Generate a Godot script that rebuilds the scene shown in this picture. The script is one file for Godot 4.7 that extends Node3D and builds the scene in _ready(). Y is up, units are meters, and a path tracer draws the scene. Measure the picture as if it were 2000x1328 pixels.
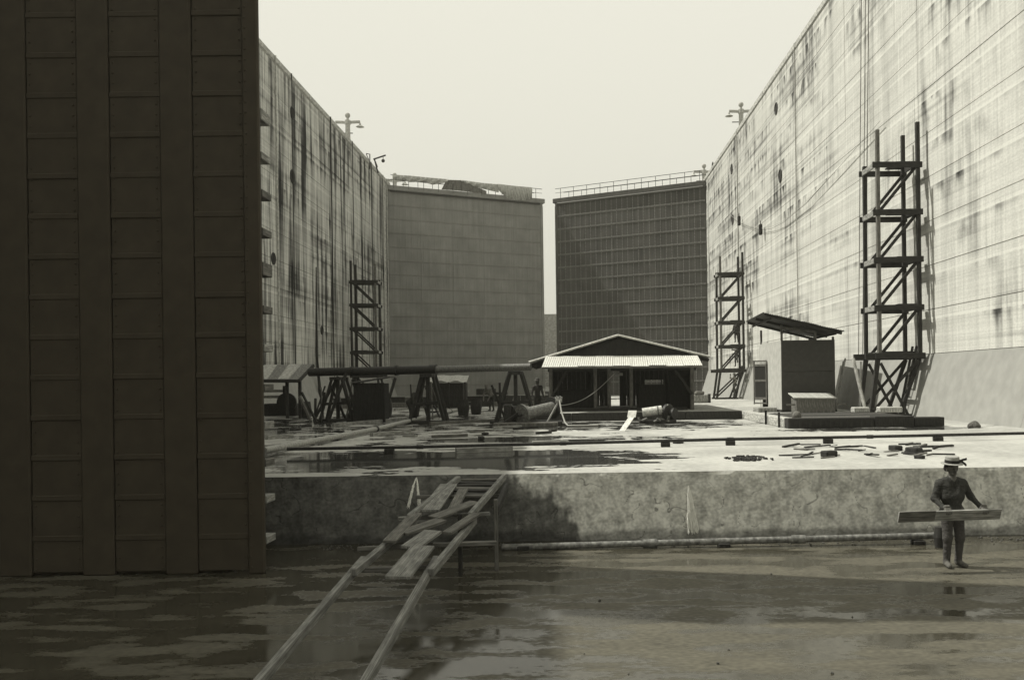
extends Node3D
# A drained lock chamber: two high concrete walls, steel mitre gates at the far end, sheds, scaffold towers, a gangway and a man with a board.
# Depths are metres from the camera along -z; y = 0 is the chamber floor.

const F := 1670.0          # focal length in pixels of the 2000 px wide photograph
const CX := 1110.0         # vanishing point of the lines along the chamber
const CY := 744.0
const ROLL := 0.014
const EYE := 1.65
const XR := 14.8           # face of the sunlit wall
const XL := -18.8          # face of the shaded wall
const WTOP := 23.1
const LOW := -1.2          # floor in front of the step
const ZSTEP := 15.3

var rng := RandomNumberGenerator.new()
var M := {}
var T := {}
var taken := {}

# ---------------------------------------------------------------- pixels to places
func fixed(x: float, y: float) -> Vector2:
	return Vector2(x + ROLL * (CY - y), y + ROLL * (x - CX))
func P(x: float, y: float, Z: float) -> Vector3:
	var q := fixed(x, y)
	return Vector3((q.x - CX) / F * Z, EYE - (q.y - CY) / F * Z, -Z)
func G(x: float, y: float, h := 0.0) -> Vector3:      # on a level surface of height h
	var q := fixed(x, y)
	return P(x, y, (EYE - h) * F / (q.y - CY))
func PX(x: float, y: float, X: float) -> Vector3:     # on a plane along the chamber
	var q := fixed(x, y)
	return P(x, y, X * F / (q.x - CX))
func GP(x: float, y: float, lift := 0.0) -> Vector3:  # on the plane of the gangway
	var q := fixed(x, y)
	return P(x, y, (3.18 - lift) / ((q.y - CY) / F + 0.1))

# ---------------------------------------------------------------- shapes
func mb() -> SurfaceTool:
	var st := SurfaceTool.new()
	st.begin(Mesh.PRIMITIVE_TRIANGLES)
	return st
func tri(st: SurfaceTool, a: Vector3, b: Vector3, c: Vector3, ua := Vector2.ZERO, ub := Vector2.ZERO, uc := Vector2.ZERO) -> void:
	var n := (b - a).cross(c - a)
	if n.length_squared() < 1e-14: return
	n = n.normalized()
	st.set_normal(n); st.set_uv(ua); st.add_vertex(a)
	st.set_normal(n); st.set_uv(uc); st.add_vertex(c)
	st.set_normal(n); st.set_uv(ub); st.add_vertex(b)
func quad(st: SurfaceTool, a: Vector3, b: Vector3, c: Vector3, d: Vector3, ua := Vector2.ZERO, ub := Vector2.ZERO, uc := Vector2.ZERO, ud := Vector2.ZERO) -> void:
	tri(st, a, b, c, ua, ub, uc)
	tri(st, a, c, d, ua, uc, ud)
func cbox(st: SurfaceTool, t: Transform3D, e: Vector3, c := 0.0) -> void:     # e: half sizes, c: chamfer
	var uo := Vector2(rng.randf() * 5.0, rng.randf() * 5.0)
	c = minf(c, minf(e.x, minf(e.y, e.z)) * 0.45)
	var axes := [[0, 1, 2], [1, 2, 0], [2, 0, 1]]
	for ax in axes:
		var i: int = ax[0]; var j: int = ax[1]; var k: int = ax[2]
		for s in [-1.0, 1.0]:
			var pts: Array[Vector3] = []
			var uvs: Array[Vector2] = []
			for m in [[-1, -1], [1, -1], [1, 1], [-1, 1]]:
				var v := Vector3.ZERO
				v[i] = s * e[i]; v[j] = m[0] * (e[j] - c); v[k] = m[1] * (e[k] - c)
				pts.append(t * v)
				var uv := Vector2(v.x + v.y, v.z) if i != 2 else Vector2(v.x, v.y)
				uvs.append(uv + uo)
			if s > 0: quad(st, pts[0], pts[1], pts[2], pts[3], uvs[0], uvs[1], uvs[2], uvs[3])
			else: quad(st, pts[3], pts[2], pts[1], pts[0], uvs[3], uvs[2], uvs[1], uvs[0])
	if c <= 0.0: return
	for ax in axes:          # edges parallel to axis k
		var i: int = ax[0]; var j: int = ax[1]; var k: int = ax[2]
		for si in [-1.0, 1.0]:
			for sj in [-1.0, 1.0]:
				var v1 := Vector3.ZERO; var v2 := Vector3.ZERO; var v3 := Vector3.ZERO; var v4 := Vector3.ZERO
				v1[i] = si * e[i]; v1[j] = sj * (e[j] - c); v1[k] = -(e[k] - c)
				v2[i] = si * (e[i] - c); v2[j] = sj * e[j]; v2[k] = -(e[k] - c)
				v3 = v2; v3[k] = e[k] - c
				v4 = v1; v4[k] = e[k] - c
				var u1 := Vector2(0, v1.z) + uo; var u2 := Vector2(c, v2.z) + uo
				if si * sj > 0: quad(st, t * v1, t * v2, t * v3, t * v4, u1, u2, u2, u1)
				else: quad(st, t * v4, t * v3, t * v2, t * v1, u1, u2, u2, u1)
	for sx in [-1.0, 1.0]:
		for sy in [-1.0, 1.0]:
			for sz in [-1.0, 1.0]:
				var a := t * Vector3(sx * e.x, sy * (e.y - c), sz * (e.z - c))
				var b := t * Vector3(sx * (e.x - c), sy * e.y, sz * (e.z - c))
				var d := t * Vector3(sx * (e.x - c), sy * (e.y - c), sz * e.z)
				if sx * sy * sz > 0: tri(st, a, b, d, uo, uo, uo)
				else: tri(st, a, d, b, uo, uo, uo)
func box(st: SurfaceTool, lo: Vector3, hi: Vector3, c := 0.0) -> void:
	cbox(st, Transform3D(Basis(), (lo + hi) * 0.5), ((hi - lo) * 0.5).abs(), c)
func axis(p: Vector3, q: Vector3, up := Vector3.UP) -> Basis:
	var z := (q - p).normalized()
	if absf(z.dot(up)) > 0.99: up = Vector3.RIGHT
	var x := up.cross(z).normalized()
	return Basis(x, z.cross(x), z)
func beam(st: SurfaceTool, p: Vector3, q: Vector3, w: float, h: float, c := 0.0, up := Vector3.UP) -> void:
	cbox(st, Transform3D(axis(p, q, up), (p + q) * 0.5), Vector3(w * 0.5, h * 0.5, p.distance_to(q) * 0.5), c)
func tube(st: SurfaceTool, pts: Array, r: float, seg := 8, r2 := -1.0) -> void:
	if r2 < 0: r2 = r
	var n := pts.size()
	var rings := []
	var along := 0.0
	var ref := Vector3.UP
	for i in n:
		var d: Vector3 = (pts[mini(i + 1, n - 1)] - pts[maxi(i - 1, 0)]).normalized()
		if absf(d.dot(ref)) > 0.97: ref = Vector3.RIGHT
		var x := ref.cross(d).normalized()
		var y := d.cross(x)
		var rr := lerpf(r, r2, float(i) / maxf(1, n - 1))
		if i > 0: along += (pts[i] - pts[i - 1]).length()
		var ring := []
		for k in seg + 1:
			var a := TAU * k / seg
			var nn := x * cos(a) + y * sin(a)
			ring.append([pts[i] + nn * rr, nn, Vector2(a * r, along)])
		rings.append(ring)
	for i in n - 1:
		for k in seg:
			for v in [rings[i][k], rings[i + 1][k], rings[i + 1][k + 1], rings[i][k], rings[i + 1][k + 1], rings[i][k + 1]]:
				st.set_normal(v[1]); st.set_uv(v[2]); st.add_vertex(v[0])
	for e in [0, n - 1]:
		for k in seg:
			if e == 0: tri(st, pts[0], rings[0][k + 1][0], rings[0][k][0])
			else: tri(st, pts[e], rings[e][k][0], rings[e][k + 1][0])
func lathe(st: SurfaceTool, prof: Array, t: Transform3D, seg := 16) -> void:   # prof: [radius, height]
	for i in prof.size() - 1:
		var a: Array = prof[i]; var b: Array = prof[i + 1]
		var nr := Vector2(b[1] - a[1], a[0] - b[0]).normalized()
		for k in seg:
			var a0 := TAU * k / seg; var a1 := TAU * (k + 1) / seg
			var vs := [[a, a0], [a, a1], [b, a1], [a, a0], [b, a1], [b, a0]]
			for v in vs:
				var d := Vector3(cos(v[1]), 0, sin(v[1]))
				st.set_normal((t.basis * Vector3(d.x * nr.x, nr.y, d.z * nr.x)).normalized())
				st.set_uv(Vector2(v[1] * 0.3, v[0][1]))
				st.add_vertex(t * Vector3(d.x * v[0][0], v[0][1], d.z * v[0][0]))
func sheet(st: SurfaceTool, o: Vector3, u: Vector3, v: Vector3, pitch := 0.1, amp := 0.012) -> void:   # corrugated sheet, waves across u
	var w := u.length()
	var n := int(w / pitch * 6.0)
	var nn := u.cross(v).normalized()
	for i in n:
		var s0 := float(i) / n; var s1 := float(i + 1) / n
		var h0 := sin(s0 * w / pitch * TAU) * amp; var h1 := sin(s1 * w / pitch * TAU) * amp
		var a := o + u * s0 + nn * h0; var b := o + u * s1 + nn * h1
		quad(st, a, b, b + v, a + v, Vector2(s0 * w, 0), Vector2(s1 * w, 0), Vector2(s1 * w, v.length()), Vector2(s0 * w, v.length()))
func ball(st: SurfaceTool, c: Vector3, r: float, seg := 10) -> void:
	var prof := []
	for i in seg + 1:
		var a := -PI / 2 + PI * i / seg
		prof.append([maxf(0.0001, cos(a) * r), sin(a) * r])
	lathe(st, prof, Transform3D(Basis(), c), seg + 4)

# ---------------------------------------------------------------- nodes
func numbered(parent: Node, called: String) -> String:
	var key := str(parent.get_instance_id()) + "/" + called
	var n: int = taken.get(key, 0)
	taken[key] = n + 1
	return called if n == 0 else "%s_%03d" % [called, n]
func tag(o: Node, label: String, category: String, group := "", kind := "") -> void:
	if label: o.set_meta("label", label)
	if category: o.set_meta("category", category)
	if group: o.set_meta("group", group)
	if kind: o.set_meta("kind", kind)
func thing(called: String, label: String, category: String, at := Vector3.ZERO, group := "") -> Node3D:
	var o := Node3D.new()
	o.name = numbered(self, called)
	add_child(o)
	o.position = at
	tag(o, label, category, group)
	return o
func whole(parent: Node3D) -> Vector3:
	var p := Vector3.ZERO
	var n: Node = parent
	while n != self and n is Node3D:
		p += (n as Node3D).position
		n = n.get_parent()
	return p
func put(mesh: Mesh, called: String, mat: Material, parent: Node3D) -> MeshInstance3D:
	var o := MeshInstance3D.new()
	o.mesh = mesh
	o.material_override = mat
	o.name = numbered(parent, called)
	parent.add_child(o)
	if parent != self: o.position = -whole(parent)
	return o
func part(st: SurfaceTool, called: String, mat: Material, parent: Node3D) -> MeshInstance3D:
	return put(st.commit(), called, mat, parent)
func solo(st: SurfaceTool, called: String, mat: Material, label: String, category: String, group := "") -> MeshInstance3D:
	var o := part(st, called, mat, self)
	tag(o, label, category, group)
	return o
func structure(st: SurfaceTool, called: String, mat: Material) -> MeshInstance3D:
	var o := part(st, called, mat, self)
	o.set_meta("kind", "structure")
	return o
func pbeam(parent: Node3D, called: String, mat: Material, p: Vector3, q: Vector3, w: float, h: float, c := 0.01, up := Vector3.UP) -> MeshInstance3D:
	var st := mb()
	beam(st, p, q, w, h, c, up)
	return part(st, called, mat, parent)
func ptube(parent: Node3D, called: String, mat: Material, pts: Array, r: float, seg := 8, r2 := -1.0) -> MeshInstance3D:
	var st := mb()
	tube(st, pts, r, seg, r2)
	return part(st, called, mat, parent)
func pbox(parent: Node3D, called: String, mat: Material, lo: Vector3, hi: Vector3, c := 0.01) -> MeshInstance3D:
	var st := mb()
	box(st, lo, hi, c)
	return part(st, called, mat, parent)

# ---------------------------------------------------------------- textures and materials
func warm(v: float) -> Color:
	if v < 0.22: return Color(v, v * 0.97, v * 0.87).linear_to_srgb()      # darker colours are browner
	return Color(v, v * 0.995, v * 0.92).linear_to_srgb()
func std(v: float, rough := 0.9, tex = null, uvs := Vector3.ONE, normal = null, nscale := 1.0) -> StandardMaterial3D:
	var m := StandardMaterial3D.new()
	m.albedo_color = warm(v)
	m.roughness = rough
	m.metallic_specular = 0.4
	if tex: m.albedo_texture = tex
	m.uv1_scale = uvs
	if normal:
		m.normal_enabled = true
		m.normal_texture = normal
		m.normal_scale = nscale
	return m
func tripl(m: StandardMaterial3D, s: float) -> StandardMaterial3D:
	m.uv1_triplanar = true
	m.uv1_world_triplanar = true
	m.uv1_scale = Vector3.ONE * s
	return m
func nz(w: int, h: int, freq: float, sd: int, oct := 3, W := 0, H := 0) -> PackedByteArray:
	var n := FastNoiseLite.new()
	n.seed = sd
	n.frequency = freq
	n.noise_type = FastNoiseLite.TYPE_SIMPLEX_SMOOTH
	n.fractal_octaves = oct
	var im := n.get_image(w, h)
	im.convert(Image.FORMAT_L8)
	if W > 0: im.resize(W, H, Image.INTERPOLATE_CUBIC)
	return im.get_data()
func grey_image(w: int, h: int, d: PackedByteArray) -> ImageTexture:
	var im := Image.create_from_data(w, h, false, Image.FORMAT_L8, d)
	im.convert(Image.FORMAT_RGB8)
	im.generate_mipmaps()
	return ImageTexture.create_from_image(im)
func tile(size: int, freq: float, sd: int, lo: float, hi: float, oct := 5) -> ImageTexture:
	var n := FastNoiseLite.new()
	n.seed = sd
	n.frequency = freq
	n.fractal_octaves = oct
	var im := n.get_seamless_image(size, size)
	im.convert(Image.FORMAT_L8)
	var d := im.get_data()
	for i in d.size():
		d[i] = int(255.0 * lerpf(lo, hi, d[i] / 255.0))
	return grey_image(size, size, d)
func tile_normal(size: int, freq: float, sd: int, strength: float) -> ImageTexture:
	var n := FastNoiseLite.new()
	n.seed = sd
	n.frequency = freq
	n.fractal_octaves = 5
	var im := n.get_seamless_image(size, size)
	im.convert(Image.FORMAT_RGBA8)
	im.bump_map_to_normal_map(strength)
	im.generate_mipmaps()
	return ImageTexture.create_from_image(im)
func wood_texture(sd: int) -> ImageTexture:
	var w := 256; var h := 512
	var a := nz(256, 24, 0.09, sd, 4, w, h)
	var b := nz(256, 10, 0.35, sd + 1, 2, w, h)
	var c := nz(w, h, 0.012, sd + 2, 3)
	var d := PackedByteArray()
	d.resize(w * h)
	for i in w * h:
		var v := 0.80 + 0.40 * (a[i] / 255.0 - 0.5) + 0.45 * (b[i] / 255.0 - 0.5) + 0.35 * (c[i] / 255.0 - 0.5)
		d[i] = int(255.0 * clampf(v, 0.08, 1.0))
	return grey_image(w, h, d)
# stained concrete of a whole wall: image columns run along the chamber (zlen metres), rows from the top (WTOP) to the floor
func wall_texture(sd: int, zlen: float, streak: float, patch: float, drip: float, far_more: float, even: float) -> ImageTexture:
	var w := 2048; var h := 1024
	var a := nz(2048, 14, 0.22, sd, 3, w, h)           # fine streaks
	var b := nz(1024, 20, 0.06, sd + 1, 4, w, h)       # wide streaks
	var c := nz(256, 128, 0.028, sd + 2, 4, w, h)      # patches
	var e := nz(w, h, 0.25, sd + 3, 3)                 # grain
	var f := nz(1024, 128, 0.09, sd + 4, 3, w, h)      # ragged drips below the lift lines
	var hb := nz(40, 1024, 0.035, sd + 5, 4, w, h)     # pour bands
	var bm := nz(24, 1024, 0.22, sd + 6, 2, w, h)      # form boards
	var lift := 1.8 / WTOP * h
	var d := PackedByteArray()
	d.resize(w * h)
	for y in h:
		var up := 1.0 - float(y) / h
		var below := fmod(y + 0.35 * lift, lift) / lift       # 0 just below a lift line
		var hang := pow(1.0 - below, 2.5)
		var pale := 1.0 if below > 0.93 else 0.0
		for x in w:
			var i := y * w + x
			var far := float(x) / w
			var cv := c[i] / 255.0
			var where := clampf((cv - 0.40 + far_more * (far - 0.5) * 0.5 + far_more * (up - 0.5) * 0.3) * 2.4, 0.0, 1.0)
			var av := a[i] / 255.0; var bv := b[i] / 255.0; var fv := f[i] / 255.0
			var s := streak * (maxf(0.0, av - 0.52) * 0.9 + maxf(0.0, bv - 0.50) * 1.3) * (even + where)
			s += patch * where * (0.08 + maxf(0.0, fv - 0.42) * 0.8 * (0.4 + hang))
			s += drip * hang * maxf(0.0, fv - 0.50) * 2.6 * (0.12 + where)
			var v := 0.95 - s + 0.12 * (e[i] / 255.0 - 0.5) + 0.12 * (cv - 0.5) + 0.06 * pale - 0.07 * maxf(0.0, hang - 0.75) * 4.0 * maxf(0.0, fv - 0.3)
			v += maxf(0.0, 0.30 - av) * 0.5 * streak
			v -= maxf(0.0, hb[i] / 255.0 - 0.50) * 0.6 * (0.25 + where) + (bm[i] / 255.0 - 0.5) * 0.09
			d[i] = int(255.0 * clampf(v, 0.14, 1.0))
	return grey_image(w, h, d)
func hump(x: float, z: float, cx: float, cz: float, rx: float, rz: float) -> float:
	var q := ((x - cx) / rx) ** 2 + ((z - cz) / rz) ** 2
	return clampf(1.6 - 1.2 * q, 0.0, 1.0)
func floor_textures() -> void:    # dry and wet concrete of the chamber floor: colour and gloss
	var w := 1536; var h := 1536
	var a := nz(w, h, 0.012, 71, 5)
	var b := nz(384, 1536, 0.05, 72, 4, w, h)
	var c := nz(w, h, 0.11, 73, 3)
	var g := nz(384, 384, 0.02, 74, 3, w, h)
	var small := PackedByteArray(); small.resize(256 * 256)
	for y in 256:
		var Z := ZSTEP + 44.7 * (1.0 - (y + 0.5) / 256.0)
		for x in 256:
			var X := -18.0 + 33.0 * (x + 0.5) / 256.0
			var bias := -0.34
			if X < 1.0: bias += 0.30 * clampf((1.0 - X) / 3.0, 0.0, 1.0)
			bias += 0.85 * hump(X, Z, -0.7, 18.4, 3.4, 2.0)
			bias += 0.45 * hump(X, Z, -8.0, 18.6, 8.0, 2.2)
			bias += 0.62 * hump(X, Z, 1.8, 31.4, 5.0, 3.0)
			bias += 0.75 * hump(X, Z, 9.8, 26.9, 3.4, 0.9)
			bias += 0.55 * hump(X, Z, -0.5, 24.4, 3.6, 1.2)
			bias += 0.30 * hump(X, Z, -10.0, 36.0, 7.0, 8.0)
			bias -= 0.35 * hump(X, Z, 8.0, 20.0, 7.0, 5.0)
			if Z < 16.1: bias -= 0.5 * (16.1 - Z)
			if Z > 21.2 and Z < 22.6: bias -= 0.25
			small[y * 256 + x] = int(clampf((bias + 1.0) * 0.5, 0.0, 1.0) * 255.0)
	var bi := Image.create_from_data(256, 256, false, Image.FORMAT_L8, small)
	bi.resize(w, h, Image.INTERPOLATE_CUBIC)
	var bb := bi.get_data()
	var d := PackedByteArray(); d.resize(w * h)
	var r := PackedByteArray(); r.resize(w * h)
	for i in w * h:
		var av := a[i] / 255.0 - 0.5; var cv := c[i] / 255.0 - 0.5
		var f := av * 0.8 + (b[i] / 255.0 - 0.5) * 1.1 + cv * 0.35 + bb[i] / 127.5 - 1.0
		var wet := smoothstep(-0.03, 0.09, f)
		var v := 0.93 + 0.16 * av + 0.14 * cv + 0.20 * (g[i] / 255.0 - 0.5)
		v = lerpf(v, 0.40 + 0.16 * cv, wet)
		d[i] = int(255.0 * clampf(v, 0.1, 1.0))
		r[i] = int(255.0 * lerpf(0.85, 0.07, smoothstep(0.35, 1.0, wet)))
	T.floor = grey_image(w, h, d)
	T.floor_rough = grey_image(w, h, r)
func step_texture() -> void:      # face of the step: weathered, darker beside the gangway, pale runs
	var w := 2048; var h := 256
	var a := nz(2048, 73, 0.03, 81, 5, w, h)
	var b := nz(2048, 40, 0.08, 82, 3, w, h)
	var c := nz(2048, 73, 0.22, 83, 3, w, h)
	var g := nz(512, 18, 0.05, 84, 4, w, h)
	var k := nz(2048, 73, 0.014, 85, 3, w, h)
	var d := PackedByteArray(); d.resize(w * h)
	for y in h:
		var v0 := float(y) / h
		for x in w:
			var i := y * w + x
			var X := -18.8 + 33.6 * float(x) / w
			var v := 0.90 + 0.30 * (a[i] / 255.0 - 0.5) + 0.26 * (c[i] / 255.0 - 0.5) + 0.28 * (b[i] / 255.0 - 0.5)
			var edge := X + 1.05 - 0.95 * v0 + 1.6 * (g[i] / 255.0 - 0.5) + 0.5 * (b[i] / 255.0 - 0.5)   # darker up to here
			var dark_side := smoothstep(0.30, -0.30, edge)
			v *= lerpf(1.0, 0.50, dark_side)
			if absf(k[i] / 255.0 - 0.5) < 0.006 and a[i] > 135: v *= 0.7        # cracks
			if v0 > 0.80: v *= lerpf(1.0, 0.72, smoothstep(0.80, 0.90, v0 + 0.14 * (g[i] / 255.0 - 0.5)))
			d[i] = int(255.0 * clampf(v, 0.06, 1.0))
	T.step = grey_image(w, h, d)
func low_textures() -> void:      # muddy concrete before the step, partly under a film of water
	var w := 1024; var h := 1024
	var a := nz(w, h, 0.02, 91, 5)
	var b := nz(256, 1024, 0.03, 92, 4, w, h)
	var c := nz(w, h, 0.22, 93, 3)
	var d := PackedByteArray(); d.resize(w * h)
	var r := PackedByteArray(); r.resize(w * h)
	for y in h:
		var Z := 15.5 - 14.0 * float(y) / h
		var near := clampf((Z - 13.4) / 1.2, 0.0, 1.0) * 0.28
		for x in w:
			var i := y * w + x
			var X := -12.0 + 24.0 * float(x) / w
			var f := (a[i] / 255.0 - 0.5) * 0.9 + (b[i] / 255.0 - 0.5) * 0.8 + (c[i] / 255.0 - 0.5) * 0.35 + near - 0.02
			if X < 1.0: f += 0.16 * clampf((1.0 - X) / 2.0, 0.0, 1.0)
			var wet := smoothstep(-0.12, 0.16, f)
			var v := 0.86 + 0.34 * (c[i] / 255.0 - 0.5) + 0.22 * (a[i] / 255.0 - 0.5)
			d[i] = int(255.0 * clampf(v * lerpf(1.0, 0.74, wet), 0.1, 1.0))
			r[i] = int(255.0 * lerpf(0.75, 0.10, wet))
	T.low = grey_image(w, h, d)
	T.low_rough = grey_image(w, h, r)
func gate_texture(sd: int, k: float) -> ImageTexture:
	var w := 1024; var h := 1024
	var a := nz(w, h, 0.01, sd, 5)
	var b := nz(1024, 40, 0.07, sd + 1, 3, w, h)
	var c := nz(w, h, 0.3, sd + 2, 2)
	var d := PackedByteArray(); d.resize(w * h)
	for i in w * h:
		var v := 0.84 + k * 0.50 * (a[i] / 255.0 - 0.5) + k * 0.40 * (b[i] / 255.0 - 0.5) + 0.20 * (c[i] / 255.0 - 0.5)
		d[i] = int(255.0 * clampf(v, 0.2, 1.0))
	return grey_image(w, h, d)

func materials() -> void:
	T.wood = wood_texture(11)
	T.grit = tile(512, 0.02, 21, 0.62, 1.0)
	T.grit_n = tile_normal(512, 0.06, 22, 6.0)
	T.cloth_n = tile_normal(512, 0.014, 27, 14.0)
	T.rust = tile(512, 0.03, 23, 0.35, 1.0)
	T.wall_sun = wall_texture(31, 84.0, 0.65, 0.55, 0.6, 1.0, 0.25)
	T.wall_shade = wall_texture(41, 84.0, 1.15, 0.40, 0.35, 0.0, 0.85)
	T.gate_a = gate_texture(51, 0.32)
	T.gate_b = gate_texture(56, 0.7)
	floor_textures()
	step_texture()
	low_textures()
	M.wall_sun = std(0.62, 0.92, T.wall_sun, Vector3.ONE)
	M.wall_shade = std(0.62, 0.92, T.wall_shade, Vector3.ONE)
	T.faint = tile(512, 0.015, 29, 0.86, 1.0)
	M.plinth = tripl(std(0.33, 0.85, T.faint), 0.18)
	M.concrete = tripl(std(0.50, 0.92, T.grit, Vector3.ONE, T.grit_n, 0.5), 0.35)
	M.coping = tripl(std(0.62, 0.9, T.grit), 0.3)
	M.floor = std(0.43, 0.9, T.floor)
	M.floor.roughness = 1.0
	M.floor.roughness_texture = T.floor_rough
	M.floor.roughness_texture_channel = BaseMaterial3D.TEXTURE_CHANNEL_GREEN
	M.floor.metallic_specular = 0.5
	M.low = std(0.135, 1.0, T.low)
	M.low.albedo_color = Color(0.125, 0.116, 0.086).linear_to_srgb()
	M.low.roughness_texture = T.low_rough
	M.low.roughness_texture_channel = BaseMaterial3D.TEXTURE_CHANNEL_GREEN
	M.step = std(0.74, 0.85, T.step)
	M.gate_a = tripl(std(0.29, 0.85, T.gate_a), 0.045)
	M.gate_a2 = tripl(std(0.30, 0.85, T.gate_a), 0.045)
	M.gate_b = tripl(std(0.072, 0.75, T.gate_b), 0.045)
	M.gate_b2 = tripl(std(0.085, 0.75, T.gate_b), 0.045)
	M.sun_rivet = std(0.30, 0.5)  # paler than the plates: grazing sun painted into the colour
	M.rivet_a = std(0.20, 0.6)
	M.iron = tripl(std(0.05, 0.6, T.rust), 0.8)
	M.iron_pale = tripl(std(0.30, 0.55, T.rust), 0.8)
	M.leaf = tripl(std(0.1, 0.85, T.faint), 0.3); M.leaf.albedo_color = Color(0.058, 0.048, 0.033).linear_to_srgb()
	M.leaf2 = M.leaf
	M.wood_dark = std(0.045, 0.85, T.wood, Vector3(3.0, 0.5, 1))
	M.wood_black = std(0.030, 0.9, T.wood, Vector3(3.0, 0.5, 1))
	M.wood_mid = std(0.20, 0.85, T.wood, Vector3(3.0, 0.5, 1))
	M.wood_grey = std(0.42, 0.85, T.wood, Vector3(3.0, 0.5, 1))
	M.wood_worn = std(0.30, 0.85, T.wood, Vector3(3.0, 0.5, 1))
	M.wood_pale = std(0.66, 0.85, T.wood, Vector3(3.0, 0.5, 1))
	M.tin = tripl(std(0.86, 0.5, T.grit), 0.8)
	M.tin_grey = tripl(std(0.34, 0.6, T.rust), 0.6)
	M.tin_dark = tripl(std(0.085, 0.7, T.rust), 0.6)
	M.tar = tripl(std(0.06, 0.85, T.faint), 0.4)
	M.siding = tripl(std(0.52, 0.85, T.faint), 0.3)
	M.pipe_pale = tripl(std(0.45, 0.6, T.grit), 0.9)
	M.canvas = tripl(std(0.55, 0.95, T.grit), 0.5)
	M.canvas_dark = tripl(std(0.20, 0.95, T.grit), 0.5)
	M.rope = std(0.35, 0.95)
	M.rope_dark = std(0.10, 0.95)
	M.rock = tripl(std(0.2, 0.95, T.rust, Vector3.ONE, T.grit_n, 1.0), 1.5)
	M.spray = std(0.80, 0.4)
	M.far_gate = tripl(std(0.33, 0.7, T.grit), 0.1)
	M.lamp_stone = tripl(std(0.58, 0.9, T.grit), 0.5)
	M.globe = std(0.62, 0.3)
	M.person = StandardMaterial3D.new()
	M.person.vertex_color_use_as_albedo = true
	M.person.roughness = 0.9
	M.person.uv1_triplanar = true
	M.person.uv1_scale = Vector3.ONE * 2.2
	M.person.normal_enabled = true
	M.person.normal_texture = T.cloth_n
	M.person.normal_scale = 1.0
	M.hat = std(0.5, 0.9, T.grit, Vector3.ONE * 6.0)
	M.cloth_black = std(0.02, 0.95)

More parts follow.
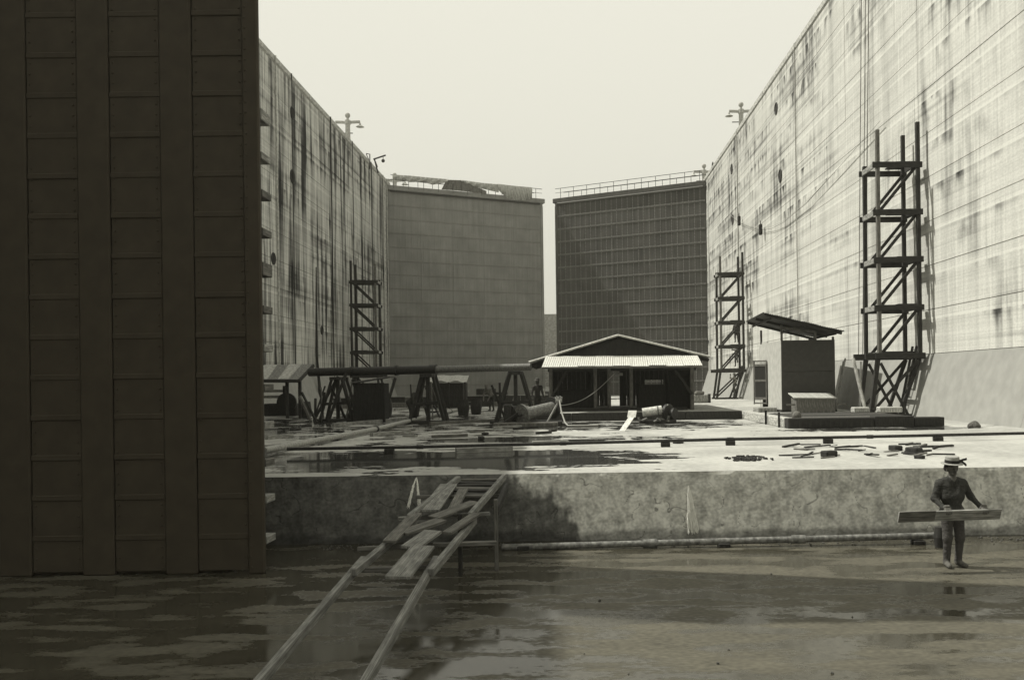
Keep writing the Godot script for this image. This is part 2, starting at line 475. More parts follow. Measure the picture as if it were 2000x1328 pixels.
# ---------------------------------------------------------------- bodies (surface nets over blended capsules)
func net(st: SurfaceTool, bones: Array, cell: float, k: float, t: Transform3D) -> void:   # bone: [a, b, ra, rb, colour]
	var lo := Vector3.ONE * 1e6; var hi := -lo
	for q in bones:
		var m: float = maxf(q[2], q[3]) + cell * 3.0
		for v in [q[0], q[1]]:
			lo = lo.min(v - Vector3.ONE * m); hi = hi.max(v + Vector3.ONE * m)
	var nx := int((hi.x - lo.x) / cell) + 2; var ny := int((hi.y - lo.y) / cell) + 2; var nzz := int((hi.z - lo.z) / cell) + 2
	var f := PackedFloat32Array(); f.resize(nx * ny * nzz); f.fill(1.0)
	var own := PackedInt32Array(); own.resize(nx * ny * nzz)
	var near := PackedFloat32Array(); near.resize(nx * ny * nzz); near.fill(9.0)
	for bi in bones.size():
		var q: Array = bones[bi]
		var a: Vector3 = q[0]; var b: Vector3 = q[1]; var ra: float = q[2]; var rb: float = q[3]
		var m := maxf(ra, rb) + k + cell * 2.0
		var i0 := ((a.min(b) - Vector3.ONE * m - lo) / cell).floor(); var i1 := ((a.max(b) + Vector3.ONE * m - lo) / cell).ceil()
		var ab := b - a; var l2 := maxf(ab.length_squared(), 1e-9)
		for z in range(maxi(0, int(i0.z)), mini(nzz, int(i1.z) + 1)):
			for y in range(maxi(0, int(i0.y)), mini(ny, int(i1.y) + 1)):
				for x in range(maxi(0, int(i0.x)), mini(nx, int(i1.x) + 1)):
					var p := lo + Vector3(x, y, z) * cell
					var h := clampf((p - a).dot(ab) / l2, 0.0, 1.0)
					var d := (p - a - ab * h).length() - lerpf(ra, rb, h)
					var i := (z * ny + y) * nx + x
					if d < near[i]:
						near[i] = d; own[i] = bi
					var o := f[i]
					var s := maxf(k - absf(o - d), 0.0) / k
					f[i] = minf(o, d) - s * s * k * 0.25
	var vid := PackedInt32Array(); vid.resize(nx * ny * nzz); vid.fill(-1)
	var pos := PackedVector3Array(); var nor := PackedVector3Array(); var col := PackedColorArray()
	var off := [0, 1, nx, nx + 1, nx * ny, nx * ny + 1, nx * ny + nx, nx * ny + nx + 1]
	var ed := [[0, 1], [2, 3], [4, 5], [6, 7], [0, 2], [1, 3], [4, 6], [5, 7], [0, 4], [1, 5], [2, 6], [3, 7]]
	for z in nzz - 1:
		for y in ny - 1:
			for x in nx - 1:
				var i := (z * ny + y) * nx + x
				if near[i] > cell * 3.0 + k: continue
				var mask := 0
				for c in 8:
					if f[i + off[c]] < 0.0: mask |= 1 << c
				if mask == 0 or mask == 255: continue
				var sum := Vector3.ZERO; var cnt := 0
				for e in ed:
					var fa := f[i + off[e[0]]]; var fb := f[i + off[e[1]]]
					if (fa < 0.0) != (fb < 0.0):
						var s := fa / (fa - fb)
						var pa := Vector3(e[0] & 1, (e[0] >> 1) & 1, e[0] >> 2); var pb := Vector3(e[1] & 1, (e[1] >> 1) & 1, e[1] >> 2)
						sum += pa.lerp(pb, s); cnt += 1
				vid[i] = pos.size()
				pos.append(lo + (Vector3(x, y, z) + sum / cnt) * cell)
				var g := Vector3(f[i + 1] - f[i], f[i + nx] - f[i], f[i + nx * ny] - f[i]) + Vector3(f[i + off[7]] - f[i + off[6]], f[i + off[7]] - f[i + off[5]], f[i + off[7]] - f[i + off[3]])
				nor.append(g.normalized() if g.length_squared() > 0 else Vector3.UP)
				col.append(bones[own[i]][4])
	for z in range(1, nzz - 1):
		for y in range(1, ny - 1):
			for x in range(1, nx - 1):
				var i := (z * ny + y) * nx + x
				var f0 := f[i]
				for ax in 3:
					var du: int = [1, nx, nx * ny][ax]; var dv: int = [nx, nx * ny, 1][ax]; var dw: int = [nx * ny, 1, nx][ax]
					var f1 := f[i + du]
					if (f0 < 0.0) == (f1 < 0.0): continue
					var q := [vid[i], vid[i - dv], vid[i - dv - dw], vid[i - dw]]
					if q[0] < 0 or q[1] < 0 or q[2] < 0 or q[3] < 0: continue
					var ord := [0, 1, 2, 0, 2, 3]
					var fn := (pos[q[2]] - pos[q[0]]).cross(pos[q[1]] - pos[q[0]]) + (pos[q[3]] - pos[q[0]]).cross(pos[q[2]] - pos[q[0]])
					if fn.dot(nor[q[0]] + nor[q[1]] + nor[q[2]] + nor[q[3]]) < 0.0: ord = [0, 2, 1, 0, 3, 2]
					for o in ord:
						var v: int = q[o]
						st.set_normal((t.basis * nor[v]).normalized()); st.set_color(col[v]); st.set_uv(Vector2.ZERO); st.add_vertex(t * pos[v])
func B(a: Vector3, b: Vector3, ra: float, rb: float, c: Color) -> Array:
	return [a, b, ra, rb, c]
func lin(v: float) -> Color:
	return Color(v, v * 0.97, v * 0.86)
# a worker seen small: joints in metres, feet at the origin, facing +z
func worker(called_at: Vector3, turn: float, pose: String, shirt: float, trousers: float, label: String, group := "") -> Node3D:
	var o := thing("person", label, "person", called_at, group)
	var s := lin(shirt); var tr := lin(trousers); var sk := lin(0.11)
	var hip := Vector3(0, 0.86, 0); var sh := Vector3(0, 1.38, 0.03); var hd := Vector3(0, 1.60, 0.05)
	var hl := Vector3(-0.28, 0.86, 0.12); var hr := Vector3(0.28, 0.86, 0.12)
	var el := Vector3(-0.27, 1.10, 0.0); var er := Vector3(0.27, 1.10, 0.0)
	var kl := Vector3(-0.10, 0.46, 0.05); var kr := Vector3(0.11, 0.46, 0.03)
	var fl := Vector3(-0.11, 0.06, -0.02); var fr := Vector3(0.12, 0.06, -0.04)
	if pose == "bend":
		hip = Vector3(0, 0.84, -0.12); sh = Vector3(0, 1.18, 0.30); hd = Vector3(0, 1.30, 0.50)
		el = Vector3(-0.24, 0.92, 0.42); er = Vector3(0.24, 0.92, 0.42); hl = Vector3(-0.16, 0.66, 0.56); hr = Vector3(0.16, 0.66, 0.56)
	elif pose == "climb":
		hl = Vector3(-0.20, 1.66, 0.30); el = Vector3(-0.30, 1.38, 0.22); hr = Vector3(0.20, 1.44, 0.32); er = Vector3(0.32, 1.20, 0.16)
		kr = Vector3(0.13, 0.66, 0.26); fr = Vector3(0.12, 0.36, 0.10)
	elif pose == "sit":
		hip = Vector3(0, 0.10, 0); sh = Vector3(0, 0.60, 0.06); hd = Vector3(0, 0.82, 0.10)
		el = Vector3(-0.26, 0.36, 0.10); er = Vector3(0.26, 0.36, 0.10); hl = Vector3(-0.12, 0.24, 0.34); hr = Vector3(0.12, 0.24, 0.34)
		kl = Vector3(-0.12, 0.12, 0.42); kr = Vector3(0.12, 0.12, 0.42); fl = Vector3(-0.12, -0.34, 0.40); fr = Vector3(0.12, -0.34, 0.40)
	var ux := Vector3(1, 0, 0)
	var bones := [
		B(hip - ux * 0.06, hip + ux * 0.06, 0.13, 0.13, tr), B(hip.lerp(sh, 0.3), sh - Vector3(0, 0.10, 0), 0.13, 0.15, s),
		B(sh - ux * 0.15, sh + ux * 0.15, 0.085, 0.085, s), B(sh, hd - (hd - sh) * 0.4, 0.06, 0.055, sk),
		B(hd, hd + Vector3(0, 0.07, -0.01), 0.085, 0.09, sk),
		B(sh - ux * 0.19, el, 0.065, 0.05, s), B(el, hl, 0.048, 0.036, s), B(hl, hl + (hl - el).normalized() * 0.09, 0.042, 0.03, sk),
		B(sh + ux * 0.19, er, 0.065, 0.05, s), B(er, hr, 0.048, 0.036, s), B(hr, hr + (hr - er).normalized() * 0.09, 0.042, 0.03, sk),
		B(hip - ux * 0.09, kl, 0.10, 0.07, tr), B(kl, fl + Vector3(0, 0.05, 0), 0.068, 0.05, tr), B(fl, fl + Vector3(-0.02, -0.02, 0.16), 0.045, 0.04, lin(0.03)),
		B(hip + ux * 0.09, kr, 0.10, 0.07, tr), B(kr, fr + Vector3(0, 0.05, 0), 0.068, 0.05, tr), B(fr, fr + Vector3(0.02, -0.02, 0.16), 0.045, 0.04, lin(0.03))]
	var t := Transform3D(Basis(Vector3.UP, turn), called_at)
	var st := mb()
	net(st, bones, 0.032, 0.05, t)
	part(st, "body", M.person, o)
	var hs := mb()
	lathe(hs, [[0.19, 0.0], [0.18, 0.015], [0.105, 0.02], [0.10, 0.10], [0.06, 0.125], [0.001, 0.12]], t * Transform3D(Basis(), hd + Vector3(0, 0.085, -0.01)), 14)
	part(hs, "hat", M.wood_grey if shirt > 0.1 else M.wood_mid, o)
	return o

# ---------------------------------------------------------------- large structure
const WEDGE := [8.0, 17.25, 26.5, 35.75, 45.0, 54.25, 63.5, 72.75, 82.0, 91.5]
func wall_uv(Z: float, y: float) -> Vector2:
	return Vector2((Z - 8.0) / 84.0, 1.0 - y / WTOP)
func lock_wall(side: float, X: float, mat: Material, label: String) -> Node3D:
	var o := thing("lock_wall", label, "wall", Vector3(X, 0, -50))
	var st := mb()
	box(st, Vector3(X + side * 0.09, -1.6, 25), Vector3(X + side * 26.0, 22.9, -270))
	part(st, "wall_core", M.concrete, o)
	var ys := [2.55]
	while ys[-1] + 1.8 < 22.4: ys.append(ys[-1] + 1.8)
	ys[-1] = 22.55
	for b in WEDGE.size() - 1:
		var z0: float = WEDGE[b] + 0.006; var z1: float = WEDGE[b + 1] - 0.006
		for k in ys.size() - 1:
			var y0: float = ys[k] + 0.002; var y1: float = ys[k + 1] - 0.002
			var x0 := X + side * rng.randf_range(-0.004, 0.012)
			var xb := X + side * 0.1
			var c := 0.012
			var p := mb()
			var f := [Vector3(x0, y0 + c, -z0 - c), Vector3(x0, y0 + c, -z1 + c), Vector3(x0, y1 - c, -z1 + c), Vector3(x0, y1 - c, -z0 - c)]
			var g := [Vector3(xb, y0, -z0), Vector3(xb, y0, -z1), Vector3(xb, y1, -z1), Vector3(xb, y1, -z0)]
			var uf := []; var ug := []
			for v in f: uf.append(wall_uv(-v.z, v.y))
			for v in g: ug.append(wall_uv(-v.z, v.y))
			if side > 0: quad(p, f[0], f[3], f[2], f[1], uf[0], uf[3], uf[2], uf[1])
			else: quad(p, f[0], f[1], f[2], f[3], uf[0], uf[1], uf[2], uf[3])
			for i in 4:
				var j := (i + 1) % 4
				if side > 0: quad(p, f[i], f[j], g[j], g[i], uf[i], uf[j], ug[j], ug[i])
				else: quad(p, f[j], f[i], g[i], g[j], uf[j], uf[i], ug[i], ug[j])
			part(p, "concrete_panel", mat, o)
		# battered foot of the wall
		var q := mb()
		var xf := X - side * 0.8
		var ft := [Vector3(X - side * 0.03, 2.54, -z0), Vector3(X - side * 0.03, 2.54, -z1), Vector3(xf, -0.03, -z1), Vector3(xf, -0.03, -z0)]
		var uu := []
		for v in ft: uu.append(wall_uv(-v.z, v.y))
		if side > 0: quad(q, ft[0], ft[1], ft[2], ft[3], uu[0], uu[1], uu[2], uu[3])
		else: quad(q, ft[3], ft[2], ft[1], ft[0], uu[3], uu[2], uu[1], uu[0])
		var bk := Vector3(side * 0.9, 0, 0)
		quad(q, ft[0] + bk, ft[1] + bk, ft[1], ft[0], uu[0], uu[1], uu[1], uu[0])
		quad(q, ft[0], ft[3], ft[3] + bk * 1.8, ft[0] + bk, uu[0], uu[3], uu[3], uu[0])
		quad(q, ft[2], ft[1], ft[1] + bk, ft[2] + bk * 1.8, uu[2], uu[1], uu[1], uu[2])
		part(q, "plinth_block", M.plinth, o)
		var cp := mb()
		box(cp, Vector3(X - side * 0.05, 22.56, -z0), Vector3(X + side * 1.4, WTOP + 0.05, -z1), 0.16)
		part(cp, "coping", M.coping, o)
	# quoin at the gate
	var qn := mb()
	box(qn, Vector3(X - side * 0.06, -0.03, -88.6), Vector3(X + side * 0.5, 22.55, -88.9), 0.05)
	part(qn, "quoin", M.coping, o)
	return o

func leaf_point(h: Vector2, tip: Vector2, x: float, y: float, off := 0.0) -> Vector3:   # pixel on the upright plane of a gate leaf
	var q := fixed(x, y)
	var a := (q.x - CX) / F
	var d := tip - h
	var t := (a * h.y - h.x) / (d.x - a * d.y)
	var Z := h.y + t * d.y - off
	return P(x, y, Z)
func gate_leaf(h: Vector2, tip: Vector2, top: float, m1: Material, m2: Material, mr: Material, label: String, sun_ledge: bool) -> Node3D:
	var o := thing("gate_leaf", label, "lock gate", Vector3(h.x, 0, -h.y))
	var A := Vector3(h.x, 0, -h.y); var E := Vector3(tip.x, 0, -tip.y)
	var u := (E - A).normalized()
	var n := u.cross(Vector3.UP).normalized()
	if n.z < 0: n = -n                       # towards the camera
	var L := A.distance_to(E)
	var st := mb()
	var mid := (A + E) * 0.5 - n * 1.05
	cbox(st, Transform3D(Basis(u, Vector3.UP, u.cross(Vector3.UP)), mid + Vector3(0, top * 0.5 - 0.3, 0)), Vector3(L * 0.5 - 0.03, top * 0.5 - 0.3, 1.0))
	part(st, "gate_body", m1, o)
	var ch := 1.372; var rows := int((top - 0.62) / ch); ch = (top - 0.62) / rows
	var cols := 5; var cw := L / cols
	var bas := Basis(u, Vector3.UP, n)
	if bas.determinant() < 0: bas = Basis(-u, Vector3.UP, n)
	for r in rows:
		for c in cols:
			var p := mb()
			var ctr := A + u * (cw * (c + 0.5)) + Vector3(0, ch * (r + 0.5), 0) + n * (-0.035 + rng.randf_range(-0.008, 0.008))
			cbox(p, Transform3D(bas, ctr), Vector3(cw * 0.5 - 0.012, ch * 0.5 - 0.01, 0.03))
			part(p, "steel_plate", m1 if rng.randf() < 0.6 else m2, o)
		var s := mb()                          # lap strip with the double row of rivets
		beam(s, A + Vector3(0, ch * (r + 1), 0) + u * 0.1, E + Vector3(0, ch * (r + 1), 0) - u * 0.1, 0.05, 0.16, 0.01)
		part(s, "lap_strip", m2, o)
	for c in range(1, cols):
		var s := mb()
		beam(s, A + u * cw * c + Vector3(0, 0.1, 0) + n * 0.0, A + u * cw * c + Vector3(0, top - 0.75, 0), 0.14, 0.036, 0.005, n)
		part(s, "butt_strap", m2, o)
	# rivets: rows along every strip and upright rows on the ribs behind the plates
	var mm := MultiMesh.new()
	mm.transform_format = MultiMesh.TRANSFORM_3D
	var rv := mb()
	lathe(rv, [[0.042, 0.0], [0.034, 0.02], [0.001, 0.036]], Transform3D(Basis(Vector3.RIGHT, PI / 2), Vector3.ZERO), 5)
	mm.mesh = rv.commit()
	var spots := []
	for r in rows:
		var k := 0.1
		while k < L - 0.1:
			for d in [-0.05, 0.05]: spots.append(A + u * k + Vector3(0, ch * (r + 1) + d, 0) + n * 0.026)
			k += 0.15
		k = 0.62
		while k < L - 0.2:
			var j := 0.14
			while j < ch - 0.1:
				spots.append(A + u * k + Vector3(0, ch * r + j, 0) - n * 0.004)
				j += 0.16
			k += 0.64
	mm.instance_count = spots.size()
	var turn := Basis.looking_at(-n)
	for i in spots.size(): mm.set_instance_transform(i, Transform3D(turn, spots[i]))
	var mi := MultiMeshInstance3D.new()
	mi.multimesh = mm
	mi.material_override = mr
	mi.name = numbered(o, "rivets")
	o.add_child(mi)
	mi.position = -whole(o)
	mi.set_meta("kind", "stuff")
	# mitre post, walkway and railing
	var post := mb()
	beam(post, E - u * 0.16 + n * 0.03 + Vector3(0, 0.02, 0), E - u * 0.16 + n * 0.03 + Vector3(0, top - 0.9, 0), 0.3, 0.12, 0.02, n)
	part(post, "mitre_post", m2, o)
	var wk := mb()
	beam(wk, A - n * 1.0 + Vector3(0, top - 0.25, 0), E - n * 1.0 - u * -0.25 + Vector3(0, top - 0.25, 0), 2.2, 0.5, 0.02)
	part(wk, "walkway", m2, o)
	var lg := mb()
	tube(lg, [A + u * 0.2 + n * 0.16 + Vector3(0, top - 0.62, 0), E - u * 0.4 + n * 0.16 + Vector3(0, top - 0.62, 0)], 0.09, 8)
	part(lg, "ledge_pipe", M.iron_pale if sun_ledge else M.iron, o)  # paler tone paints in the sun caught by the ledge
	var rg := Node3D.new()
	rg.name = "railing"
	o.add_child(rg)
	rg.position = -whole(o)
	for side in [0.08, -2.05]:
		var rail := mb()
		tube(rail, [A + u * 0.3 + n * side + Vector3(0, top + 1.1, 0), E - u * 0.1 + n * side + Vector3(0, top + 1.1, 0)], 0.032, 6)
		part(rail, "top_rail", M.iron, rg)
		if side > 0:
			var r2 := mb()
			tube(r2, [A + u * 0.3 + n * side + Vector3(0, top + 0.62, 0), E - u * 0.1 + n * side + Vector3(0, top + 0.62, 0)], 0.022, 6)
			part(r2, "middle_rail", M.iron, rg)
		var k := 0.6
		while k < L:
			var pp := mb()
			tube(pp, [A + u * k + n * side + Vector3(0, top - 0.3, 0), A + u * k + n * side + Vector3(0, top + 1.1, 0)], 0.03, 6)
			part(pp, "post", M.iron, rg)
			k += 1.65
	return o

func near_leaf() -> void:      # dark steel leaf close by: front plates, ribs, shelf ends behind its edge
	var zf := 13.0
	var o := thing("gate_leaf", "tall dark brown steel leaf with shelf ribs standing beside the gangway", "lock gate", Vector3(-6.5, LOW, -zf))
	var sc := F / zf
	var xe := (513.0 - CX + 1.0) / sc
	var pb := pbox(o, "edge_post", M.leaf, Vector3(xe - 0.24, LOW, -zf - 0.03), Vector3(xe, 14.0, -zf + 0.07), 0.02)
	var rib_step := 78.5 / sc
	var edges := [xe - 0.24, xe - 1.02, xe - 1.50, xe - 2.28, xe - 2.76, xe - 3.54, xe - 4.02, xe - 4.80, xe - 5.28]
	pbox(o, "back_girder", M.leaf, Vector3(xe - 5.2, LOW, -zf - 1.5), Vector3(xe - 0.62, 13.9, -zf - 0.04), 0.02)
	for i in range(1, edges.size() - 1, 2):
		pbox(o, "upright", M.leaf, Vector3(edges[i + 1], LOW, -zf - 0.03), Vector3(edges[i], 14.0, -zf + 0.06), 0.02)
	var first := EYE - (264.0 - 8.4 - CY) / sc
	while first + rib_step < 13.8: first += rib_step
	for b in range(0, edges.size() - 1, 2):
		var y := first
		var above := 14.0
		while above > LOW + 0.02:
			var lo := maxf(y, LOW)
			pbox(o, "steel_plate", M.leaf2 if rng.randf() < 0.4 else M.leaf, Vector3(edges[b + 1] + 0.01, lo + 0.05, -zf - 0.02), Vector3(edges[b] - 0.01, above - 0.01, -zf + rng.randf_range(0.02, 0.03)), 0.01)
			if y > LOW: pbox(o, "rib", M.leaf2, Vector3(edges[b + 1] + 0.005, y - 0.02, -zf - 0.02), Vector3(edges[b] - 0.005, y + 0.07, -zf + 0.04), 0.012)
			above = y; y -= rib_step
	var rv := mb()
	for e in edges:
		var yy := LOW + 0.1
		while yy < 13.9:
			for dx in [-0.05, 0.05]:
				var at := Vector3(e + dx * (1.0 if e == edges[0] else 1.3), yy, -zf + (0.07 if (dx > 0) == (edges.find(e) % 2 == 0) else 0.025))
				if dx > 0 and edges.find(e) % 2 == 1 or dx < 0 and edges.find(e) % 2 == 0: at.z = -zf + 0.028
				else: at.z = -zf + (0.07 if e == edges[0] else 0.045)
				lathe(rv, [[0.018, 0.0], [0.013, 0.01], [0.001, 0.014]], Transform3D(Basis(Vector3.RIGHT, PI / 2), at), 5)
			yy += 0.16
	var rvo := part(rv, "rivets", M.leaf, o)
	rvo.set_meta("kind", "stuff")
	# ends of the shelves that stick out behind the edge post
	for py in [228.0, 308.0, 381.0, 455.0, 527.0, 605.0, 680.0, 757.0, 830.0, 903.0, 974.0, 1052.0, 1130.0, 1205.0, 1280.0]:
		var yy: float = EYE - (py - 8.4 - CY) / (F / 13.2)
		var tall := 0.17 if py < 300 else (0.11 if py != 527.0 else 0.20)
		if yy - tall * 0.5 < LOW: continue
		pbox(o, "shelf_end", M.wood_mid if int(py) % 2 else M.wood_grey, Vector3(xe - 0.22, yy - tall * 0.5, -zf - 0.42), Vector3(xe + 0.012, yy + tall * 0.5, -zf - 0.035), 0.008)

func lamp_post(at: Vector3, top_y: float, label: String) -> void:
	var o := thing("lamp_post", label, "lamp post", at, "lamp posts along the wall tops")
	var h := top_y - at.y
	var st := mb()
	lathe(st, [[0.42, 0.0], [0.42, 0.4], [0.30, 0.55], [0.24, h - 1.2], [0.30, h - 1.15], [0.30, h - 0.75], [0.14, h - 0.7], [0.12, h - 0.5], [0.001, h - 0.48]], Transform3D(Basis(), at), 12)
	part(st, "column", M.lamp_stone, o)
	for s in [-1.0, 1.0]:
		var a := at + Vector3(s * 0.25, h - 0.95, 0)
		var ar := pbeam(o, "arm", M.lamp_stone, a, a + Vector3(s * 1.0, 0.05, 0), 0.22, 0.26, 0.03)
		var sh := mb()
		lathe(sh, [[0.42, 0.0], [0.30, 0.08], [0.12, 0.18], [0.06, 0.42], [0.001, 0.42]], Transform3D(Basis(), a + Vector3(s * 1.0, -0.48, 0)), 12)
		part(sh, "lamp_shade", M.lamp_stone, o)
	ptube(o, "ladder_bar", M.iron, [at + Vector3(-0.95, h - 2.05, 0), at + Vector3(0.5, h - 2.05, 0)], 0.05, 6)
	var gl := mb()
	ball(gl, at + Vector3(0, h - 0.24, 0), 0.27, 10)
	part(gl, "ball_finial", M.lamp_stone, o)

func tower(xo: float, xi: float, zf: float, zb: float, base: float, label: String, big: bool) -> Node3D:
	var o := thing("scaffold_tower", label, "scaffold", Vector3((xo + xi) * 0.5, 0, -(zf + zb) * 0.5), "timber scaffold towers along the walls")
	var lv := 1.95
	var s := signf(xi - xo)
	var w := 0.15 if big else 0.17
	var tops := [base + lv * 4 + 1.45, base + lv * 4 + 0.3, base + lv * 4 + 1.75, base + lv * 4 + 1.6]
	var legs := [[xo, zf], [xo - s * 0.05, zb], [xi, zf], [xi - s * 0.05, zb]]
	for i in 4:
		var lean := rng.randf_range(-0.04, 0.04)
		pbeam(o, "leg", M.wood_mid if i == 0 else M.wood_dark, Vector3(legs[i][0] + lean, base, -legs[i][1]), Vector3(legs[i][0], tops[i], -legs[i][1]), w, w)
	for k in 5:
		var y := base + lv * k
		for zz in [zf - 0.11, zb + 0.11]:
			pbeam(o, "ledger", M.wood_dark, Vector3(xo - s * 0.25, y, -zz), Vector3(xi + s * 0.14, y + rng.randf_range(-0.03, 0.03), -zz), 0.06, 0.24)
		for xx in [xo - s * 0.11, xi - s * 0.11]:
			pbeam(o, "transom", M.wood_grey if xx != xi - s * 0.11 else M.wood_dark, Vector3(xx, y + 0.02, -zf + 0.12), Vector3(xx, y + 0.02, -zb - 0.12), 0.06, 0.22)
		for b in 3:
			var zz := lerpf(zf + 0.25, zb - 0.2, b / 2.0)
			if k > 0 and b == 1: continue
			pbeam(o, "deck_board", M.wood_dark, Vector3(xo + s * (0.3 * (b % 2) + (0.8 if k > 0 else 0.0)), y + 0.155, -zz), Vector3(xi + s * 0.1, y + 0.155, -zz), 0.3, 0.05)
		if k < 4:
			for zz in [zf + 0.09, zb - 0.09]:
				pbeam(o, "brace", M.wood_dark, Vector3(xo + s * 0.1, y + 0.1, -zz), Vector3(xi - s * 0.05, y + lv - 0.05, -zz), 0.05, 0.13)
	# lower trestle
	for zz in [zf, zb]:
		pbeam(o, "bearer", M.wood_dark, Vector3(xo - s * 0.62, base - 0.02, -zz), Vector3(xi + s * 0.2, base - 0.02, -zz), 0.12, 0.26)
		pbeam(o, "trestle_post", M.wood_dark, Vector3(xo - s * 0.42, 0.02, -zz), Vector3(xo - s * 0.1, base - 0.15, -zz), 0.17, 0.17)
		pbeam(o, "cross_brace", M.wood_dark, Vector3(xo - s * 0.35, 0.25, -zz + 0.1), Vector3(xi - s * 0.15, base - 0.2, -zz + 0.1), 0.05, 0.12)
		if big: pbeam(o, "cross_brace", M.wood_dark, Vector3(xo - s * 0.05, base - 0.3, -zz + 0.17), Vector3(xi - s * 0.62, 0.1, -zz + 0.17), 0.05, 0.12)
		pbeam(o, "trestle_post", M.wood_dark, Vector3(xi - s * 0.9, 0.02, -zz), Vector3(xi - s * 0.05, base - 0.15, -zz), 0.14, 0.14)
		pbeam(o, "sill", M.wood_dark, Vector3(xo - s * 0.6, 0.06, -zz + 0.2), Vector3(xi - s * 0.5, 0.06, -zz + 0.2), 0.14, 0.12)
	# ladder up the battered foot and on
	for e in [-0.2, 0.2]:
		pbeam(o, "ladder_rail", M.wood_dark, Vector3(xi - s * 0.55, 0.02, -(zf + zb) * 0.5 + e), Vector3(xi + s * 0.05, base + 0.4, -(zf + zb) * 0.5 + e), 0.05, 0.10)
	for k in 8:
		var t := (k + 0.6) / 8.0
		var p := Vector3(xi - s * 0.55, 0.02, 0).lerp(Vector3(xi + s * 0.05, base + 0.4, 0), t)
		ptube(o, "rung", M.wood_dark, [Vector3(p.x, p.y, -(zf + zb) * 0.5 - 0.2), Vector3(p.x, p.y, -(zf + zb) * 0.5 + 0.2)], 0.022, 6)
	return o

func trestle(at: Vector3, h: float, wide: float, label: String) -> void:    # bent that carries the raised pipe
	var o := thing("timber_trestle", label, "trestle", at, "timber trestles under the raised pipe")
	for dz in [-0.55, 0.55]:
		for s in [-1.0, 1.0]:
			pbeam(o, "leg", M.wood_dark, at + Vector3(s * wide, 0.0, dz), at + Vector3(s * 0.22, h, dz * 0.6), 0.115, 0.115)
	pbeam(o, "post", M.wood_dark, at + Vector3(0.02, 0.0, 0.3), at + Vector3(0.02, h, 0.3), 0.15, 0.15)
	pbeam(o, "cap", M.wood_dark, at + Vector3(0, h - 0.05, -0.7), at + Vector3(0, h - 0.05, 0.7), 0.5, 0.14)
	pbeam(o, "sill", M.wood_dark, at + Vector3(-wide - 0.2, 0.06, 0.55), at + Vector3(wide + 0.2, 0.06, 0.55), 0.16, 0.12)
	pbeam(o, "cross_bar", M.wood_dark, at + Vector3(-wide * 0.7, h * 0.4, 0.6), at + Vector3(wide * 0.7, h * 0.42, 0.6), 0.05, 0.12)

